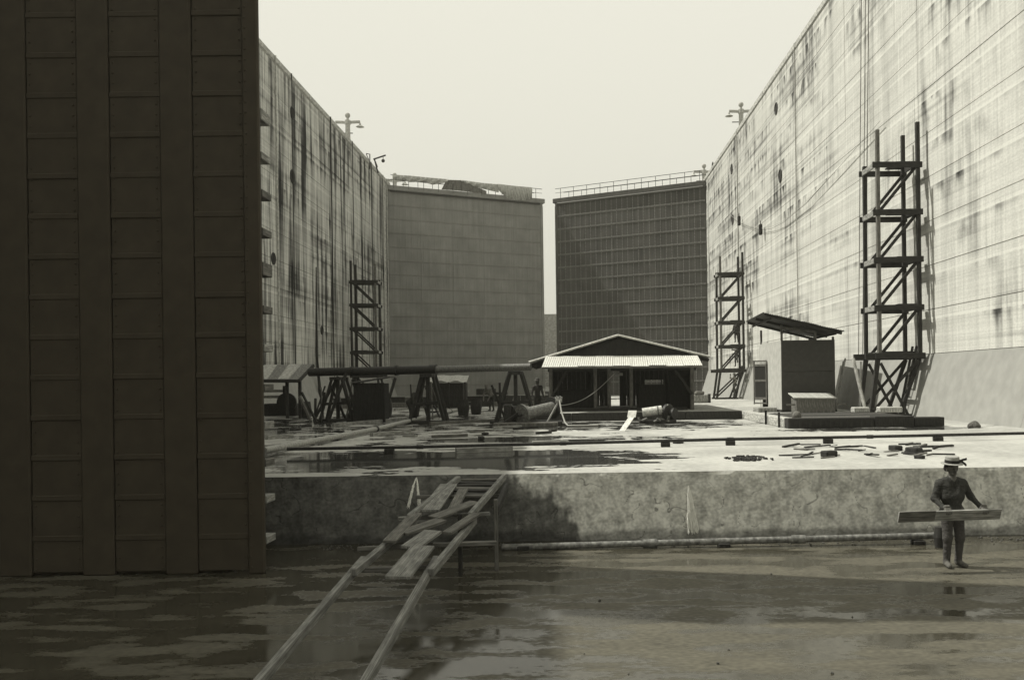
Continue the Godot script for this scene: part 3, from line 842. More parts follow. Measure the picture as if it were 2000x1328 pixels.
func pavilion() -> void:      # open working shed with a bright awning
	var z := 36.7; var h0 := 0.34
	var o := thing("open_shed", "dark open timber shed with low gable roof and bright corrugated awning", "shed", Vector3(2.2, h0, -z - 3.0))
	var ridge := P(1207, 656, z); var le := P(1033, 709, z); var re := P(1387, 698, z)
	var back := Vector3(0, 0, -7.4)
	# roof sheets, one by one
	for side in [le, re]:
		var slope: Vector3 = side - ridge
		for i in 9:
			var a: Vector3 = ridge + back * (i / 9.0)
			var st := mb()
			var lift := Vector3(0, 0.02 + 0.018 * (i % 2), 0)
			sheet(st, a + lift, back / 9.0 * 1.04, slope, 0.1, 0.014)
			sheet(st, a + lift + Vector3(0, -0.012, 0), back / 9.0 * 1.04, slope, 0.1, 0.014)
			part(st, "roof_sheet", M.tin if i % 3 else M.tin_grey, o)
		ptube(o, "sun_edge_bar", M.tin, [ridge + Vector3(0, 0.03, 0.06), side + Vector3(0, 0.03, 0.06)], 0.045, 8)  # bar added to catch the sun as a bright roof edge
		for i in 4:
			var bz := back * (0.04 + i / 3.3)
			pbeam(o, "rafter", M.wood_dark, ridge + bz + Vector3(0, -0.12, 0), side + bz + Vector3(0, -0.12, 0), 0.08, 0.14)
	# gable boards
	var gx := le.x + 0.35
	while gx < re.x - 0.35:
		var t := (gx - le.x) / (ridge.x - le.x) if gx < ridge.x else (re.x - gx) / (re.x - ridge.x)
		var yt := lerpf(le.y if gx < ridge.x else re.y, ridge.y, clampf(t, 0, 1)) - 0.12
		var yb := le.y - 0.16
		if yt > yb + 0.05: pbox(o, "gable_board", M.wood_black, Vector3(gx, yb, -z - 0.12), Vector3(gx + 0.235, yt, -z - 0.095 + 0.006 * rng.randf()), 0.004)
		gx += 0.245
	# awning
	var wl := P(1058, 716, z - 1.5); var wr := P(1371, 713, z - 1.5)
	var tl := P(1066, 696, z - 0.1); var tr := P(1361, 694, z - 0.1)
	var n := 9
	for i in n:
		var a := tl.lerp(tr, float(i) / n) + Vector3(0, 0.012 * (i % 2), 0); var b := tl.lerp(tr, (i + 1.06) / n) + Vector3(0, 0.012 * (i % 2), 0)
		var c := wl.lerp(wr, float(i) / n) + Vector3(0, rng.randf_range(-0.03, 0.03), 0)
		var st := mb()
		sheet(st, a, b - a, c - a, 0.09, 0.013)
		part(st, "awning_sheet", M.tin, o)
	pbeam(o, "awning_rail", M.wood_mid, wl + Vector3(0, -0.06, 0.06), wr + Vector3(0, -0.06, 0.06), 0.06, 0.08)
	pbeam(o, "wall_plate", M.wood_dark, P(1070, 722, z) , P(1360, 718, z), 0.12, 0.2)
	for px in [1076.0, 1163.0, 1190.0, 1233.0, 1352.0]:
		var b := P(px, 760, z); var t := b; b.y = h0; t.y = 2.32
		pbeam(o, "post", M.wood_mid, b, t, 0.15 if px != 1233.0 else 0.24, 0.15)
		pbeam(o, "back_post", M.wood_dark, b + back * 0.97, t + back * 0.97, 0.14, 0.14)
	pbeam(o, "knee_brace", M.wood_dark, P(1108, 724, z - 0.05), P(1078, 775, z - 0.05), 0.1, 0.12)
	pbeam(o, "knee_brace", M.wood_dark, P(1318, 722, z - 0.05), P(1352, 770, z - 0.05), 0.1, 0.12)
	# board walls: far side with two openings, near bays partly closed
	var x0 := P(1076, 760, z).x; var x1 := P(1352, 760, z).x
	var bx := x0
	while bx < x1:
		var u := (bx - x0) / (x1 - x0)
		var lo := h0; var hi := 2.9
		if u > 0.44 and u < 0.55: lo = 2.25
		elif u > 0.76 and u < 0.90: lo = 1.65; 
		if u > 0.76 and u < 0.90:
			pbox(o, "wall_board", M.wood_black, Vector3(bx, h0, -z - 7.3), Vector3(bx + 0.225, 0.85, -z - 7.27), 0.004)
		pbox(o, "wall_board", M.wood_black, Vector3(bx, lo, -z - 7.3), Vector3(bx + 0.225, hi, -z - 7.27 + 0.01 * rng.randf()), 0.004)
		bx += 0.235
	for sx in [x0, x1]:
		for i in 29:
			var top := 2.5 if sx == x0 else 2.45
			pbox(o, "side_board", M.wood_black, Vector3(sx - 0.012, h0, -z - 0.35 - i * 0.242), Vector3(sx + 0.012, top, -z - 0.35 - i * 0.242 - 0.232), 0.004)
	for k in [[1095.0, 1160.0, 0.9], [1246.0, 1300.0, 1.1], [1306.0, 1346.0, 1.5]]:      # inner partitions and benches in the dark
		var a := P(k[0], 760, z + 1.6); var b := P(k[1], 760, z + 1.6)
		pbox(o, "work_bench", M.wood_black, Vector3(a.x, h0, -z - 2.4), Vector3(b.x, h0 + k[2], -z - 1.4), 0.02)
	for px in [1292.0, 1303.0]:
		var b := P(px, 760, z + 6.9); b.y = 0.8; var t := b; t.y = 1.9
		pbeam(o, "window_bar", M.wood_black, b, t, 0.05, 0.05)
	pbeam(o, "hanging_sign_board", M.wood_pale, P(1202, 731, z + 1.0), P(1217, 731, z + 1.0), 0.03, 0.13)
	# sills and steps along the front
	pbeam(o, "front_sill", M.wood_dark, P(1082, 803, z - 0.2), P(1343, 801, z - 0.2), 0.2, 0.24)
	var rp := []
	for i in 17:
		var t := i / 16.0
		var p := P(lerpf(1202, 1086, t), lerpf(728, 793, t) + 17.0 * sin(t * PI), z - 0.35)
		rp.append(p)
	var rope := mb(); tube(rope, rp, 0.018, 6)
	solo(rope, "rope", M.rope, "slack rope hanging from the dark shed to its corner", "rope")

func hut() -> void:
	var o := thing("hut", "tall plank and tar paper hut with sloping roof and screen door", "hut", Vector3(11.5, 0, -43))
	var zf := 41.0; var zb := 45.6
	var x0 := 10.25; var x1 := 12.82
	var h := 3.45
	# tar paper front in two courses, plank sides
	pbox(o, "front_panel", M.tar, Vector3(x0, 0.12, -zf - 0.06), Vector3(x1, 1.93, -zf), 0.01)
	pbox(o, "front_panel", M.tar, Vector3(x0, 1.945, -zf - 0.06), Vector3(x1, h, -zf + 0.006), 0.01)
	for side in [0, 1]:
		for i in 19:
			var za := zf + 0.07 + i * 0.2375
			if side == 0 and i >= 12 and i < 17:
				pbox(o, "side_board", M.siding, Vector3(x0, 2.36, -za), Vector3(x0 + 0.03, h + 0.1, -za - 0.2275), 0.004)
				continue
			var xx := x0 if side == 0 else x1 - 0.03
			pbox(o, "side_board", M.siding if side == 0 else M.tar, Vector3(xx, 0.12, -za), Vector3(xx + 0.03 + 0.004 * rng.randf(), h - (0.25 if side else 0.0), -za - 0.2275), 0.004)
	pbox(o, "back_panel", M.tar, Vector3(x0, 0.12, -zb - 0.03), Vector3(x1, h - 0.1, -zb + 0.03), 0.01)
	pbox(o, "sill", M.wood_dark, Vector3(x0 - 0.06, -0.01, -zb - 0.05), Vector3(x1 + 0.06, 0.118, -zf + 0.04), 0.01)
	# corner post and open band under the roof
	for q in [[x0, zf, 4.2], [x0 + 1.62, zf, 3.86], [x1 - 0.1, zf, 3.6], [x0 + 0.035, zb - 0.1, 4.2], [x1 - 0.14, zb - 0.1, 3.6]]:
		pbox(o, "corner_post", M.wood_mid, Vector3(q[0] + 0.002, 0.2, -q[1] - 0.16), Vector3(q[0] + 0.1, q[2], -q[1] - 0.062), 0.01)
	pbeam(o, "head_beam", M.wood_mid, Vector3(x0, 4.08, -zf - 0.11), Vector3(x0 + 1.65, 3.84, -zf - 0.11), 0.1, 0.12)
	# roof: a low gable seen from below, corrugated sheets
	var A := P(1491, 610, 39.9); var Bv := P(1651, 647, 39.9); var D := P(1456, 628, 46.4); var C := D + Bv - A
	var n := 6
	for i in n:
		var a := A.lerp(Bv, float(i) / n); var b := A.lerp(Bv, (i + 1.06) / n); var d := D.lerp(C, float(i) / n)
		var st := mb()
		var up := Vector3(0, 0.015 * (i % 2), 0)
		sheet(st, a + up, b - a, d - a, 0.11, 0.016)
		sheet(st, a + up - Vector3(0, 0.01, 0), b - a, d - a, 0.11, 0.016)
		part(st, "roof_sheet", M.tin_dark, o)
	for t in [0.03, 0.5, 0.95]:
		pbeam(o, "purlin", M.wood_dark, A.lerp(D, t) + Vector3(0.1, -0.09, 0), Bv.lerp(C, t) + Vector3(-0.1, -0.09, 0), 0.09, 0.12)
	for t in [0.1, 0.5, 0.9]:
		pbeam(o, "rafter", M.wood_dark, A.lerp(Bv, t) + Vector3(0, -0.19, -0.1), D.lerp(C, t) + Vector3(0, -0.19, 0.1), 0.07, 0.1)
	# screen door, standing open against the side
	var dr := Node3D.new()
	dr.name = "screen_door"; o.add_child(dr); dr.position = -o.position
	var da := P(1474, 789, 44.6); var db := P(1498, 789, 43.9)
	da.y = 0.3; db.y = 0.3
	var dd := (db - da)
	var dh := 2.28
	for t in [0.0, 1.0]:
		pbeam(dr, "stile", M.wood_mid, da + dd * t, da + dd * t + Vector3(0, dh, 0), 0.13, 0.05)
	for y in [0.06, 0.30, 1.22, 2.02, 2.24]:
		pbeam(dr, "rail", M.wood_mid, da + Vector3(0, y, 0.01), db + Vector3(0, y, 0.01), 0.045, 0.12 if y > 0.1 and y < 2.2 else 0.07)
	for i in 8:
		pbeam(dr, "slat", M.wood_mid, da.lerp(db, (i + 0.8) / 9.0) + Vector3(0, 2.05, 0), da.lerp(db, (i + 0.8) / 9.0) + Vector3(0, 2.22, 0), 0.03, 0.02)
	for yy in [[0.36, 1.16], [1.28, 1.96]]:
		var st := mb()
		beam(st, da.lerp(db, 0.08) + Vector3(0, (yy[0] + yy[1]) * 0.5, -0.01), da.lerp(db, 0.92) + Vector3(0, (yy[0] + yy[1]) * 0.5, -0.01), 0.008, yy[1] - yy[0])
		part(st, "screen", M.cloth_black, dr)
	# doorstep, leaning poles and the tool chest in front
	var sp := mb(); box(sp, Vector3(9.2, 0.0, -42.6), Vector3(10.1, 0.22, -41.4), 0.02)
	solo(sp, "doorstep", M.wood_grey, "low plank doorstep beside the screen door of the hut", "step")
	var ch := thing("tool_chest", "long wooden chest with pale sloping lid before the hut", "chest", Vector3(11.6, 0, -39.6))
	var c0 := G(1550, 806, 0.1); var cz := 39.4
	var lx := P(1556, 790, cz).x; var rx := P(1632, 790, cz).x
	pbox(ch, "chest_body", M.wood_mid, Vector3(lx, 0.0, -cz - 0.9), Vector3(rx, 0.72, -cz), 0.01)
	var lid := mb()
	beam(lid, Vector3(lx - 0.12, 0.82, -cz - 0.45), Vector3(rx + 0.06, 0.78, -cz - 0.45), 1.1, 0.05, 0.005, Vector3(0, 1, 0.18))
	part(lid, "lid", M.wood_pale, ch)
	for s in [lx - 0.2, rx + 0.35]:
		pbeam(ch, "handle", M.wood_mid, Vector3(s - 0.2, 0.4, -cz - 0.2), Vector3(s + 0.25, 0.4, -cz - 0.2), 0.06, 0.08)
	for q in [[1630, 800, 1652, 700], [1634, 801, 1648, 706]]:
		var b := P(q[0], q[1], 41.2); b.y = 0.0
		var pl := mb(); beam(pl, b, P(q[2], q[3], 42.6), 0.07, 0.09, 0.01)
		solo(pl, "leaning_pole", M.wood_grey, "pale timber pole leaning behind the tar paper hut", "pole", "poles leaning by the hut")

# ---------------------------------------------------------------- smaller things
func canvas(top: Array, bottom: Array, h: Vector2, tip: Vector2, mat: Material, sag: float, folds: float, label: String) -> void:
	var o := mb()
	var nu := 36; var nv := 10
	var grid := []
	for j in nv + 1:
		var row := []
		for i in nu + 1:
			var s := float(i) / nu * (top.size() - 1)
			var k := mini(int(s), top.size() - 2)
			var a: Vector2 = (top[k] as Vector2).lerp(top[k + 1], s - k)
			var s2 := float(i) / nu * (bottom.size() - 1)
			var k2 := mini(int(s2), bottom.size() - 2)
			var b: Vector2 = (bottom[k2] as Vector2).lerp(bottom[k2 + 1], s2 - k2)
			var v := float(j) / nv
			var px := a.lerp(b, v)
			var off := 0.14 + 0.10 * sin(i * 0.9 + v * folds) * v + 0.05 * sin(i * 2.3 + 1.0) + sag * sin(v * PI) * 0.3
			row.append(leaf_point(h, tip, px.x, px.y, off))
		grid.append(row)
	for j in nv:
		for i in nu:
			quad(o, grid[j + 1][i], grid[j + 1][i + 1], grid[j][i + 1], grid[j][i])
	solo(o, "canvas_sheet", mat, label, "canvas", "canvas hung on the gate railing")

func plank(called: String, mat: Material, p: Vector3, q: Vector3, w: float, th: float, label: String, cat: String, group := "", up := Vector3.UP) -> MeshInstance3D:
	var st := mb()
	beam(st, p, q, w, th, 0.006, up)
	return solo(st, called, mat, label, cat, group)

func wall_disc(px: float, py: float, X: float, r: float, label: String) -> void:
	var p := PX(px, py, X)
	var o := thing("dark_recess_disc", label, "wall fitting", p, "dark discs painted as shaded recesses in the lock walls")
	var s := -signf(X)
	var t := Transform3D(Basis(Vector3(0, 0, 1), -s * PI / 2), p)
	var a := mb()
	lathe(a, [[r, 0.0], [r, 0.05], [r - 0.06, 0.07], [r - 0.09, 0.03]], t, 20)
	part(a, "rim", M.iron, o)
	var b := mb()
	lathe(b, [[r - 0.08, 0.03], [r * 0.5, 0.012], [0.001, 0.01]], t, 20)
	part(b, "shade_dish", M.wood_black, o)  # black disc paints the shade inside a round hole

func raised_pipe() -> void:
	var o := thing("raised_pipe", "thick dark pipe carried on timber trestles across the chamber", "pipe", P(820, 735, 37.5))
	var a := P(604, 727, 39.0); var m := P(850, 722, 37.6); var b := P(1037, 716.5, 36.5)
	ptube(o, "pipe_length", M.iron, [a, m], 0.19, 14)
	ptube(o, "pipe_length", M.iron_pale, [m - (b - m).normalized() * 0.1, b], 0.155, 14)  # paler length: sun on this end painted into the colour
	var st := mb(); tube(st, [m - (b - m).normalized() * 0.25, m + (b - m).normalized() * 0.06], 0.23, 14)
	part(st, "flange", M.iron, o)
	for t in [0.35, 0.7]:
		var c := a.lerp(m, t)
		var s2 := mb(); tube(s2, [c - (m - a).normalized() * 0.05, c + (m - a).normalized() * 0.05], 0.24, 14)
		part(s2, "flange", M.iron, o)

func floor_pipes() -> void:
	var o := thing("floor_pipe", "long pale pipe lying along the shaded wet floor", "pipe", G(735, 842))
	var pts := [[515, 880], [735, 838], [800, 822], [880, 803], [955, 786]]
	for i in pts.size() - 1:
		var a := G(pts[i][0], pts[i][1], 0.12); var b := G(pts[i + 1][0], pts[i + 1][1], 0.12)
		ptube(o, "pipe_length", M.pipe_pale, [a, b], 0.085, 10)
		ptube(o, "coupling", M.iron, [b - (b - a).normalized() * 0.12, b], 0.11, 10)
	for q in [[603, 868], [655, 860]]:
		var c := G(q[0], q[1])
		pbox(o, "support_block", M.wood_dark, c + Vector3(-0.12, 0, -0.12), c + Vector3(0.12, 0.04, 0.12))
	var kg := mb(); lathe(kg, [[0.001, 0.0], [0.085, 0.0], [0.105, 0.17], [0.085, 0.34], [0.001, 0.34]], Transform3D(Basis(), Vector3(6.15, LOW, -14.2)), 14)
	solo(kg, "keg", M.wood_dark, "small dark keg standing at the foot of the concrete step", "keg")
	var t := thing("service_pipe", "thin dark pipe on small blocks running across the wet floor", "pipe", G(1300, 866))
	var h := 0.15
	var line := [[560, 877], [820, 873], [1100, 866], [1427, 858], [1700, 853], [2010, 846]]
	for i in line.size() - 1:
		ptube(t, "pipe_length", M.iron, [G(line[i][0], line[i][1], h), G(line[i + 1][0], line[i + 1][1], h)], 0.038, 8)
		var c := G(line[i + 1][0], line[i + 1][1], h)
		ptube(t, "coupling", M.iron, [c - Vector3(0.08, 0, 0), c + Vector3(0.08, 0, 0)], 0.05, 8)
	for q in [[1300, 861], [1427, 858], [1618, 854.5], [1833, 850], [985, 869], [760, 874]]:
		var c := G(q[0], q[1], h)
		pbox(t, "support_block", M.wood_dark, Vector3(c.x - 0.11, 0.0, c.z - 0.08), Vector3(c.x + 0.11, h - 0.035, c.z + 0.08), 0.01)
	var d := thing("foot_pipe", "pipe lying at the foot of the concrete step", "pipe", P(1400, 1060, 14.5))
	for i in 3:
		var a := P(980 + 290 * i, 1069 - 7.9 * i, 14.5); var b := P(980 + 290 * (i + 1), 1069 - 7.9 * (i + 1), 14.5)
		ptube(d, "pipe_length", M.tin_grey, [a, b], 0.055, 10)
		if i > 0: ptube(d, "coupling", M.tin_grey, [a - Vector3(0.12, 0, 0), a + Vector3(0.12, 0, 0)], 0.072, 10)
	for x in [-0.8, 2.6, 5.9]:
		pbox(d, "support_block", M.wood_dark, Vector3(x - 0.1, LOW, -14.6), Vector3(x + 0.1, -1.13, -14.4))

func gangway() -> void:
	var o := thing("gangway", "rough timber gangway with loose planks leading up to the step edge", "gangway", Vector3(-2.2, LOW, -11))
	var rails := [[895, 935, 697, 1092], [985, 931, 845, 1092]]
	for r in rails:
		var a := GP(r[0], r[1]); var b := GP(r[2], r[3])
		var e := b + (b - a).normalized() * 0.2
		var gr := b + Vector3((b.x - a.x) * 0.45, 0, 3.2); gr.y = LOW + 0.05
		pbeam(o, "side_rail", M.wood_worn, a, a.lerp(e, 0.55), 0.085, 0.10)
		pbeam(o, "side_rail", M.wood_worn, a.lerp(e, 0.52) + Vector3(0.03, -0.10, 0), e + Vector3(0.03, -0.10, 0), 0.085, 0.10)
		pbeam(o, "side_rail", M.wood_worn, a.lerp(e, 0.88) + Vector3(-0.06, -0.12, 0), gr, 0.085, 0.10)
	for q in [[812, 957, 977, 954], [777, 998, 957, 988], [697, 1055, 797, 1050], [845, 1047, 970, 1043], [700, 1094, 860, 1090]]:
		pbeam(o, "cross_bar", M.wood_mid if q[0] != 777 else M.wood_worn, GP(q[0], q[1], -0.04) - Vector3(0, 0.12, 0), GP(q[2], q[3], -0.04) - Vector3(0, 0.12, 0), 0.07, 0.06)
	for i in 7:
		var y := 928.0 + i * 5.2
		var l := 897.0 - i * 6.0; var r := 982.0 - i * 4.4
		pbeam(o, "tread_board", M.wood_dark if i % 3 else M.wood_mid, GP(l, y) - Vector3(0, 0.08, 0), GP(r, y - 1) - Vector3(0, 0.08 + 0.02 * (i % 2), 0), 0.24, 0.03)
	for q in [[876, 947, 838, 998, 0.29], [928, 981, 846, 1012, 0.21], [862, 1016, 786, 1042, 0.22], [846, 1038, 800, 1070, 0.26], [826, 1068, 776, 1128, 0.30], [905, 956, 880, 1004, 0.16], [812, 1004, 760, 1058, 0.18], [930, 1004, 872, 1042, 0.14]]:
		var n := (GP(q[0], q[1]) - GP(q[2], q[3])).cross(Vector3.RIGHT).normalized()
		if n.y < 0: n = -n
		pbeam(o, "loose_plank", M.wood_worn if q[4] > 0.22 else M.wood_mid, GP(q[0], q[1], 0.03), GP(q[2], q[3], 0.0), q[4], 0.04, 0.006, n)
	for q in [[968, 975, 12.9], [898, 1004, 12.6]]:
		var t := P(q[0], q[1], q[2]); var b := t; b.y = LOW
		pbeam(o, "prop", M.wood_mid if q[0] == 968 else M.wood_dark, b, t, 0.06, 0.06)
	pbeam(o, "prop_brace", M.wood_dark, GP(983, 940) + Vector3(0.05, -0.1, 0), GP(962, 976) + Vector3(0.05, -0.18, 0), 0.08, 0.14)

func spray(apex: Vector3, left: Vector3, right: Vector3, count: int, split: bool, r: float, called: String, label: String) -> void:
	var st := mb()
	for i in count:
		var t := rng.randf()
		if split: t = t * 0.22 if rng.randf() < 0.5 else 1.0 - t * 0.22
		var e := left.lerp(right, t) + Vector3(rng.randf_range(-0.01, 0.01), rng.randf_range(0, 0.05), rng.randf_range(-0.02, 0.04))
		var s := rng.randf_range(0.0, 0.8); var f := minf(1.0, s + rng.randf_range(0.12, 0.4))
		var pts := []
		for k in 5:
			var v := lerpf(s, f, k / 4.0)
			var p := apex.lerp(e, v)
			p.x = lerpf(apex.x, e.x, pow(v, 0.8)) + 0.006 * sin(v * 40.0 + i)
			pts.append(p)
		tube(st, pts, r * rng.randf_range(0.4, 1.0), 4, r * 0.5)
	var o := solo(st, called, M.spray, label, "water")

func winch() -> void:
	var c := G(1030, 832)
	var o := thing("winch", "rusty winch with cable drum and gear wheels on a timber base", "winch", c)
	pbox(o, "base_frame", M.wood_dark, c + Vector3(-1.1, 0.0, -1.3), c + Vector3(1.3, 0.16, 0.2), 0.02)
	var a := c + Vector3(-0.15, 0.42, -0.05); var b := c + Vector3(0.9, 0.62, -1.1)
	ptube(o, "cable_drum", M.tin_grey, [a, b], 0.24, 16)
	ptube(o, "drum_flange", M.tin_grey, [a - (b - a).normalized() * 0.08, a], 0.40, 20)
	ptube(o, "drum_flange", M.iron, [b, b + (b - a).normalized() * 0.06], 0.42, 20)
	ptube(o, "gear_wheel", M.iron, [a - (b - a).normalized() * 0.02 + Vector3(-0.5, -0.02, -0.4), a + Vector3(-0.42, -0.02, -0.47)], 0.36, 20)
	ptube(o, "axle", M.iron, [a - (b - a).normalized() * 0.25, b + (b - a).normalized() * 0.25], 0.05, 8)
	pbeam(o, "lever", M.wood_grey, c + Vector3(0.72, 0.1, 0.1), c + Vector3(1.15, 0.85, -0.2), 0.06, 0.06)
	for s in [-0.9, -0.55]:
		pbox(o, "engine_block", M.iron, c + Vector3(s, 0.16, -0.9), c + Vector3(s + 0.3, 0.62 + s * -0.2, -0.3), 0.04)
	pbeam(o, "brace", M.wood_dark, c + Vector3(-0.9, 0.1, 0.1), c + Vector3(-0.3, 0.5, -0.2), 0.1, 0.1)
	var hs := mb()
	tube(hs, [c + Vector3(1.2, 0.95, -0.2), c + Vector3(1.28, 0.5, 0.2), c + Vector3(1.4, 0.14, 0.5), c + Vector3(1.5, 0.04, 0.9), c + Vector3(1.9, 0.03, 1.0), c + Vector3(2.6, 0.03, 0.8)], 0.03, 8)
	solo(hs, "hose", M.rope, "pale hose hanging from the winch lever down to the floor", "hose")
	var kn := mb()
	for k in 5: tube(kn, [c + Vector3(1.08 + 0.05 * k, 0.85, -0.2), c + Vector3(1.05 + 0.06 * k, 1.05 + 0.04 * (k % 2), -0.2), c + Vector3(1.12 + 0.04 * k, 0.9, -0.16)], 0.025, 6)
	solo(kn, "rope_bundle", M.rope, "tangled rope bundle hung on the winch lever", "rope")
	var fp := mb(); box(fp, c + Vector3(-1.2, 0.0, 0.45), c + Vector3(1.15, 0.16, 0.75), 0.02)
	solo(fp, "floor_timber", M.wood_mid, "squared timber on the wet floor before the winch", "timber")

func engine() -> void:
	var c := G(1282, 826)
	var o := thing("pump_engine", "small pump engine with pale cylinder lying before the open shed", "engine", c)
	var s := 1.0 / 45.0
	ptube(o, "cylinder", M.tin, [c + Vector3(-0.52, 0.40, 0.0), c + Vector3(0.22, 0.50, 0.05)], 0.17, 14)
	ptube(o, "cylinder_band", M.tin_grey, [c + Vector3(0.04, 0.475, 0.04), c + Vector3(0.09, 0.482, 0.042)], 0.185, 14)
	ptube(o, "flywheel", M.iron, [c + Vector3(0.42, 0.40, -0.05), c + Vector3(0.5, 0.40, 0.03)], 0.32, 18)
	ptube(o, "pulley", M.iron, [c + Vector3(0.6, 0.34, 0.0), c + Vector3(0.72, 0.34, 0.1)], 0.22, 14)
	pbox(o, "bed", M.iron, c + Vector3(-0.65, 0.0, -0.25), c + Vector3(0.75, 0.12, 0.25), 0.02)
	for k in 9:
		var a := c + Vector3(rng.randf_range(-0.7, 0.6), rng.randf_range(0.05, 0.18), rng.randf_range(0.0, 0.35))
		ptube(o, "fitting", M.tin_grey if k % 2 else M.iron_pale, [a, a + Vector3(rng.randf_range(-0.25, 0.25), rng.randf_range(-0.04, 0.16), rng.randf_range(-0.1, 0.1))], 0.045, 8)
	pbeam(o, "tilted_plate", M.tin, c + Vector3(0.18, 0.50, 0.12), c + Vector3(0.44, 0.70, 0.05), 0.14, 0.03)
	var w := G(1215, 842); var w2 := w + Vector3(0.35, 0.42, -0.5)
	plank("bent_tin_strip", M.tin, w, w2, 0.22, 0.015, "bent strip of pale tin leaning on the wet floor by the shed", "scrap")
	plank("bent_tin_strip", M.tin, w2, w2 + Vector3(0.05, 0.22, -0.1), 0.3, 0.015, "upright pale tin scrap on the floor before the open shed", "scrap")

func left_things() -> void:
	# sheet roof over the pumps
	var o := thing("pump_shelter", "low shelter with pale patched sheet roof against the shaded wall", "shelter", G(560, 812))
	var z := 42.0
	var a := P(492, 714, z + 1.6); var b := P(612, 711, z + 1.6); var c := P(480, 741, z - 0.4); var d := P(583, 741, z - 0.4)
	for i in 5:
		var p := a.lerp(b, i / 5.0); var q := a.lerp(b, (i + 1.05) / 5.0); var r := c.lerp(d, i / 5.0); var r2 := c.lerp(d, (i + 1.03) / 5.0)
		var st := mb()
		var up := Vector3(0, 0.02 * (i % 2), 0)
		quad(st, r + up, r2 + up, q + up, p + up)
		quad(st, r + up - Vector3(0, 0.03, 0), p + up - Vector3(0, 0.03, 0), q + up - Vector3(0, 0.03, 0), r2 + up - Vector3(0, 0.03, 0))
		part(st, "roof_sheet", [M.tin, M.canvas, M.tin_grey, M.canvas, M.tin_grey][i], o)
	for q in [[500, 742], [560, 742], [585, 742]]:
		var t := P(q[0], q[1], z); var f := t; f.y = 0
		pbeam(o, "post", M.wood_dark, f, t, 0.14, 0.14)
	pbeam(o, "eave_beam", M.wood_dark, c + Vector3(0, -0.08, 0), d + Vector3(0, -0.08, 0), 0.1, 0.16)
	pbeam(o, "verge_beam", M.wood_dark, d + Vector3(0, -0.08, 0), b + Vector3(0, -0.08, 0), 0.1, 0.16)
	var pump := thing("pump", "dark pump with pale horizontal pipes under the sheet roof", "pump", G(560, 815))
	var pc := G(552, 815)
	pbox(pump, "casing", M.iron, pc + Vector3(-1.0, 0.05, -0.8), pc + Vector3(0.7, 0.7, 0.0), 0.06)
	ptube(pump, "pump_wheel", M.iron, [pc + Vector3(0.25, 0.75, 0.05), pc + Vector3(0.25, 0.75, 0.2)], 0.5, 18)
	for y in [1.05, 1.35]:
		ptube(pump, "pipe", M.pipe_pale, [pc + Vector3(-1.3, y, -0.1), pc + Vector3(0.05, y, -0.1)], 0.075, 10)
	ptube(pump, "riser", M.iron, [pc + Vector3(0.1, 0.6, -0.1), pc + Vector3(0.1, 1.6, -0.1)], 0.12, 10)
	# dark cabinet
	var cb := G(721, 825)
	var k := thing("tool_cabinet", "tall black timber cabinet with tilted sheet lid under the raised pipe", "cabinet", cb)
	for i in 6:
		pbox(k, "front_board", M.wood_black, cb + Vector3(-0.66 + i * 0.222, 0.0, -0.02), cb + Vector3(-0.66 + i * 0.222 + 0.214, 1.68, 0.012 * (i % 2)), 0.004)
	pbox(k, "case", M.wood_black, cb + Vector3(-0.65, 0.0, -1.0), cb + Vector3(0.65, 1.66, -0.025), 0.01)
	pbeam(k, "lid", M.tin_grey, cb + Vector3(-0.75, 1.70, -0.5), cb + Vector3(0.95, 1.95, -0.5), 1.3, 0.03)
	# far low shed with sagging canvas roof
	var fs := thing("canvas_roofed_shed", "low dark shed with sagging pale canvas roof near the gate", "shed", G(870, 795))
	var fz := 55.0
	pbox(fs, "wall", M.wood_dark, P(842, 790, fz) + Vector3(0, -0.2, -2.5), P(904, 748, fz), 0.02)
	var rs := mb()
	for i in 12:
		var x0 := lerpf(838, 912, i / 12.0); var x1 := lerpf(838, 912, (i + 1) / 12.0)
		var s0 := 2.0 * sin(i * 1.3); var s1 := 2.0 * sin((i + 1) * 1.3)
		quad(rs, P(x0, 745 + s0, fz - 0.5), P(x1, 745 + s1, fz - 0.5), P(x1 + 4, 733 + s1 * 0.3, fz + 2.0), P(x0 + 4, 733 + s0 * 0.3, fz + 2.0))
	part(rs, "canvas_roof", M.canvas, fs)
	for x in [840.0, 876.0, 908.0]:
		var t := P(x, 746, fz - 0.4); var f := t; f.y = 0
		pbeam(fs, "post", M.wood_dark, f, t, 0.12, 0.12)
	# low bulkhead across the shaded half
	var bh := thing("low_bulkhead", "low dark plank bulkhead across the floor before the gates", "bulkhead", Vector3(-7, 0, -58))
	var x := -16.0
	while x < -1.4:
		pbox(bh, "plank", M.wood_dark if rng.randf() < 0.6 else M.wood_mid, Vector3(x, 0, -58.1), Vector3(x + 0.96, 0.30 + rng.randf() * 0.02, -58.0), 0.01)
		pbox(bh, "plank", M.wood_dark if rng.randf() < 0.7 else M.wood_mid, Vector3(x, 0.33, -58.12), Vector3(x + 0.96, 0.66 + rng.randf() * 0.1, -58.02), 0.01)
		x += 0.98
	pbeam(bh, "cap", M.wood_grey, Vector3(-16, 0.74, -58.05), Vector3(-1.4, 0.74, -58.05), 0.2, 0.05)
	for i in 9:
		var p := Vector3(rng.randf_range(-12.0, -1.5), 0, -59.0 - rng.randf() * 3.0)
		var st := mb()
		cbox(st, Transform3D(Basis(Vector3.UP, rng.randf() * 3.0), p + Vector3(0, 0.45, 0)), Vector3(rng.randf_range(0.3, 0.7), rng.randf_range(0.42, 0.75), 0.4), 0.03)
		solo(st, "stored_box", M.wood_dark if i % 3 else M.wood_grey, "dark timber box stacked behind the low plank bulkhead", "box", "boxes behind the bulkhead")
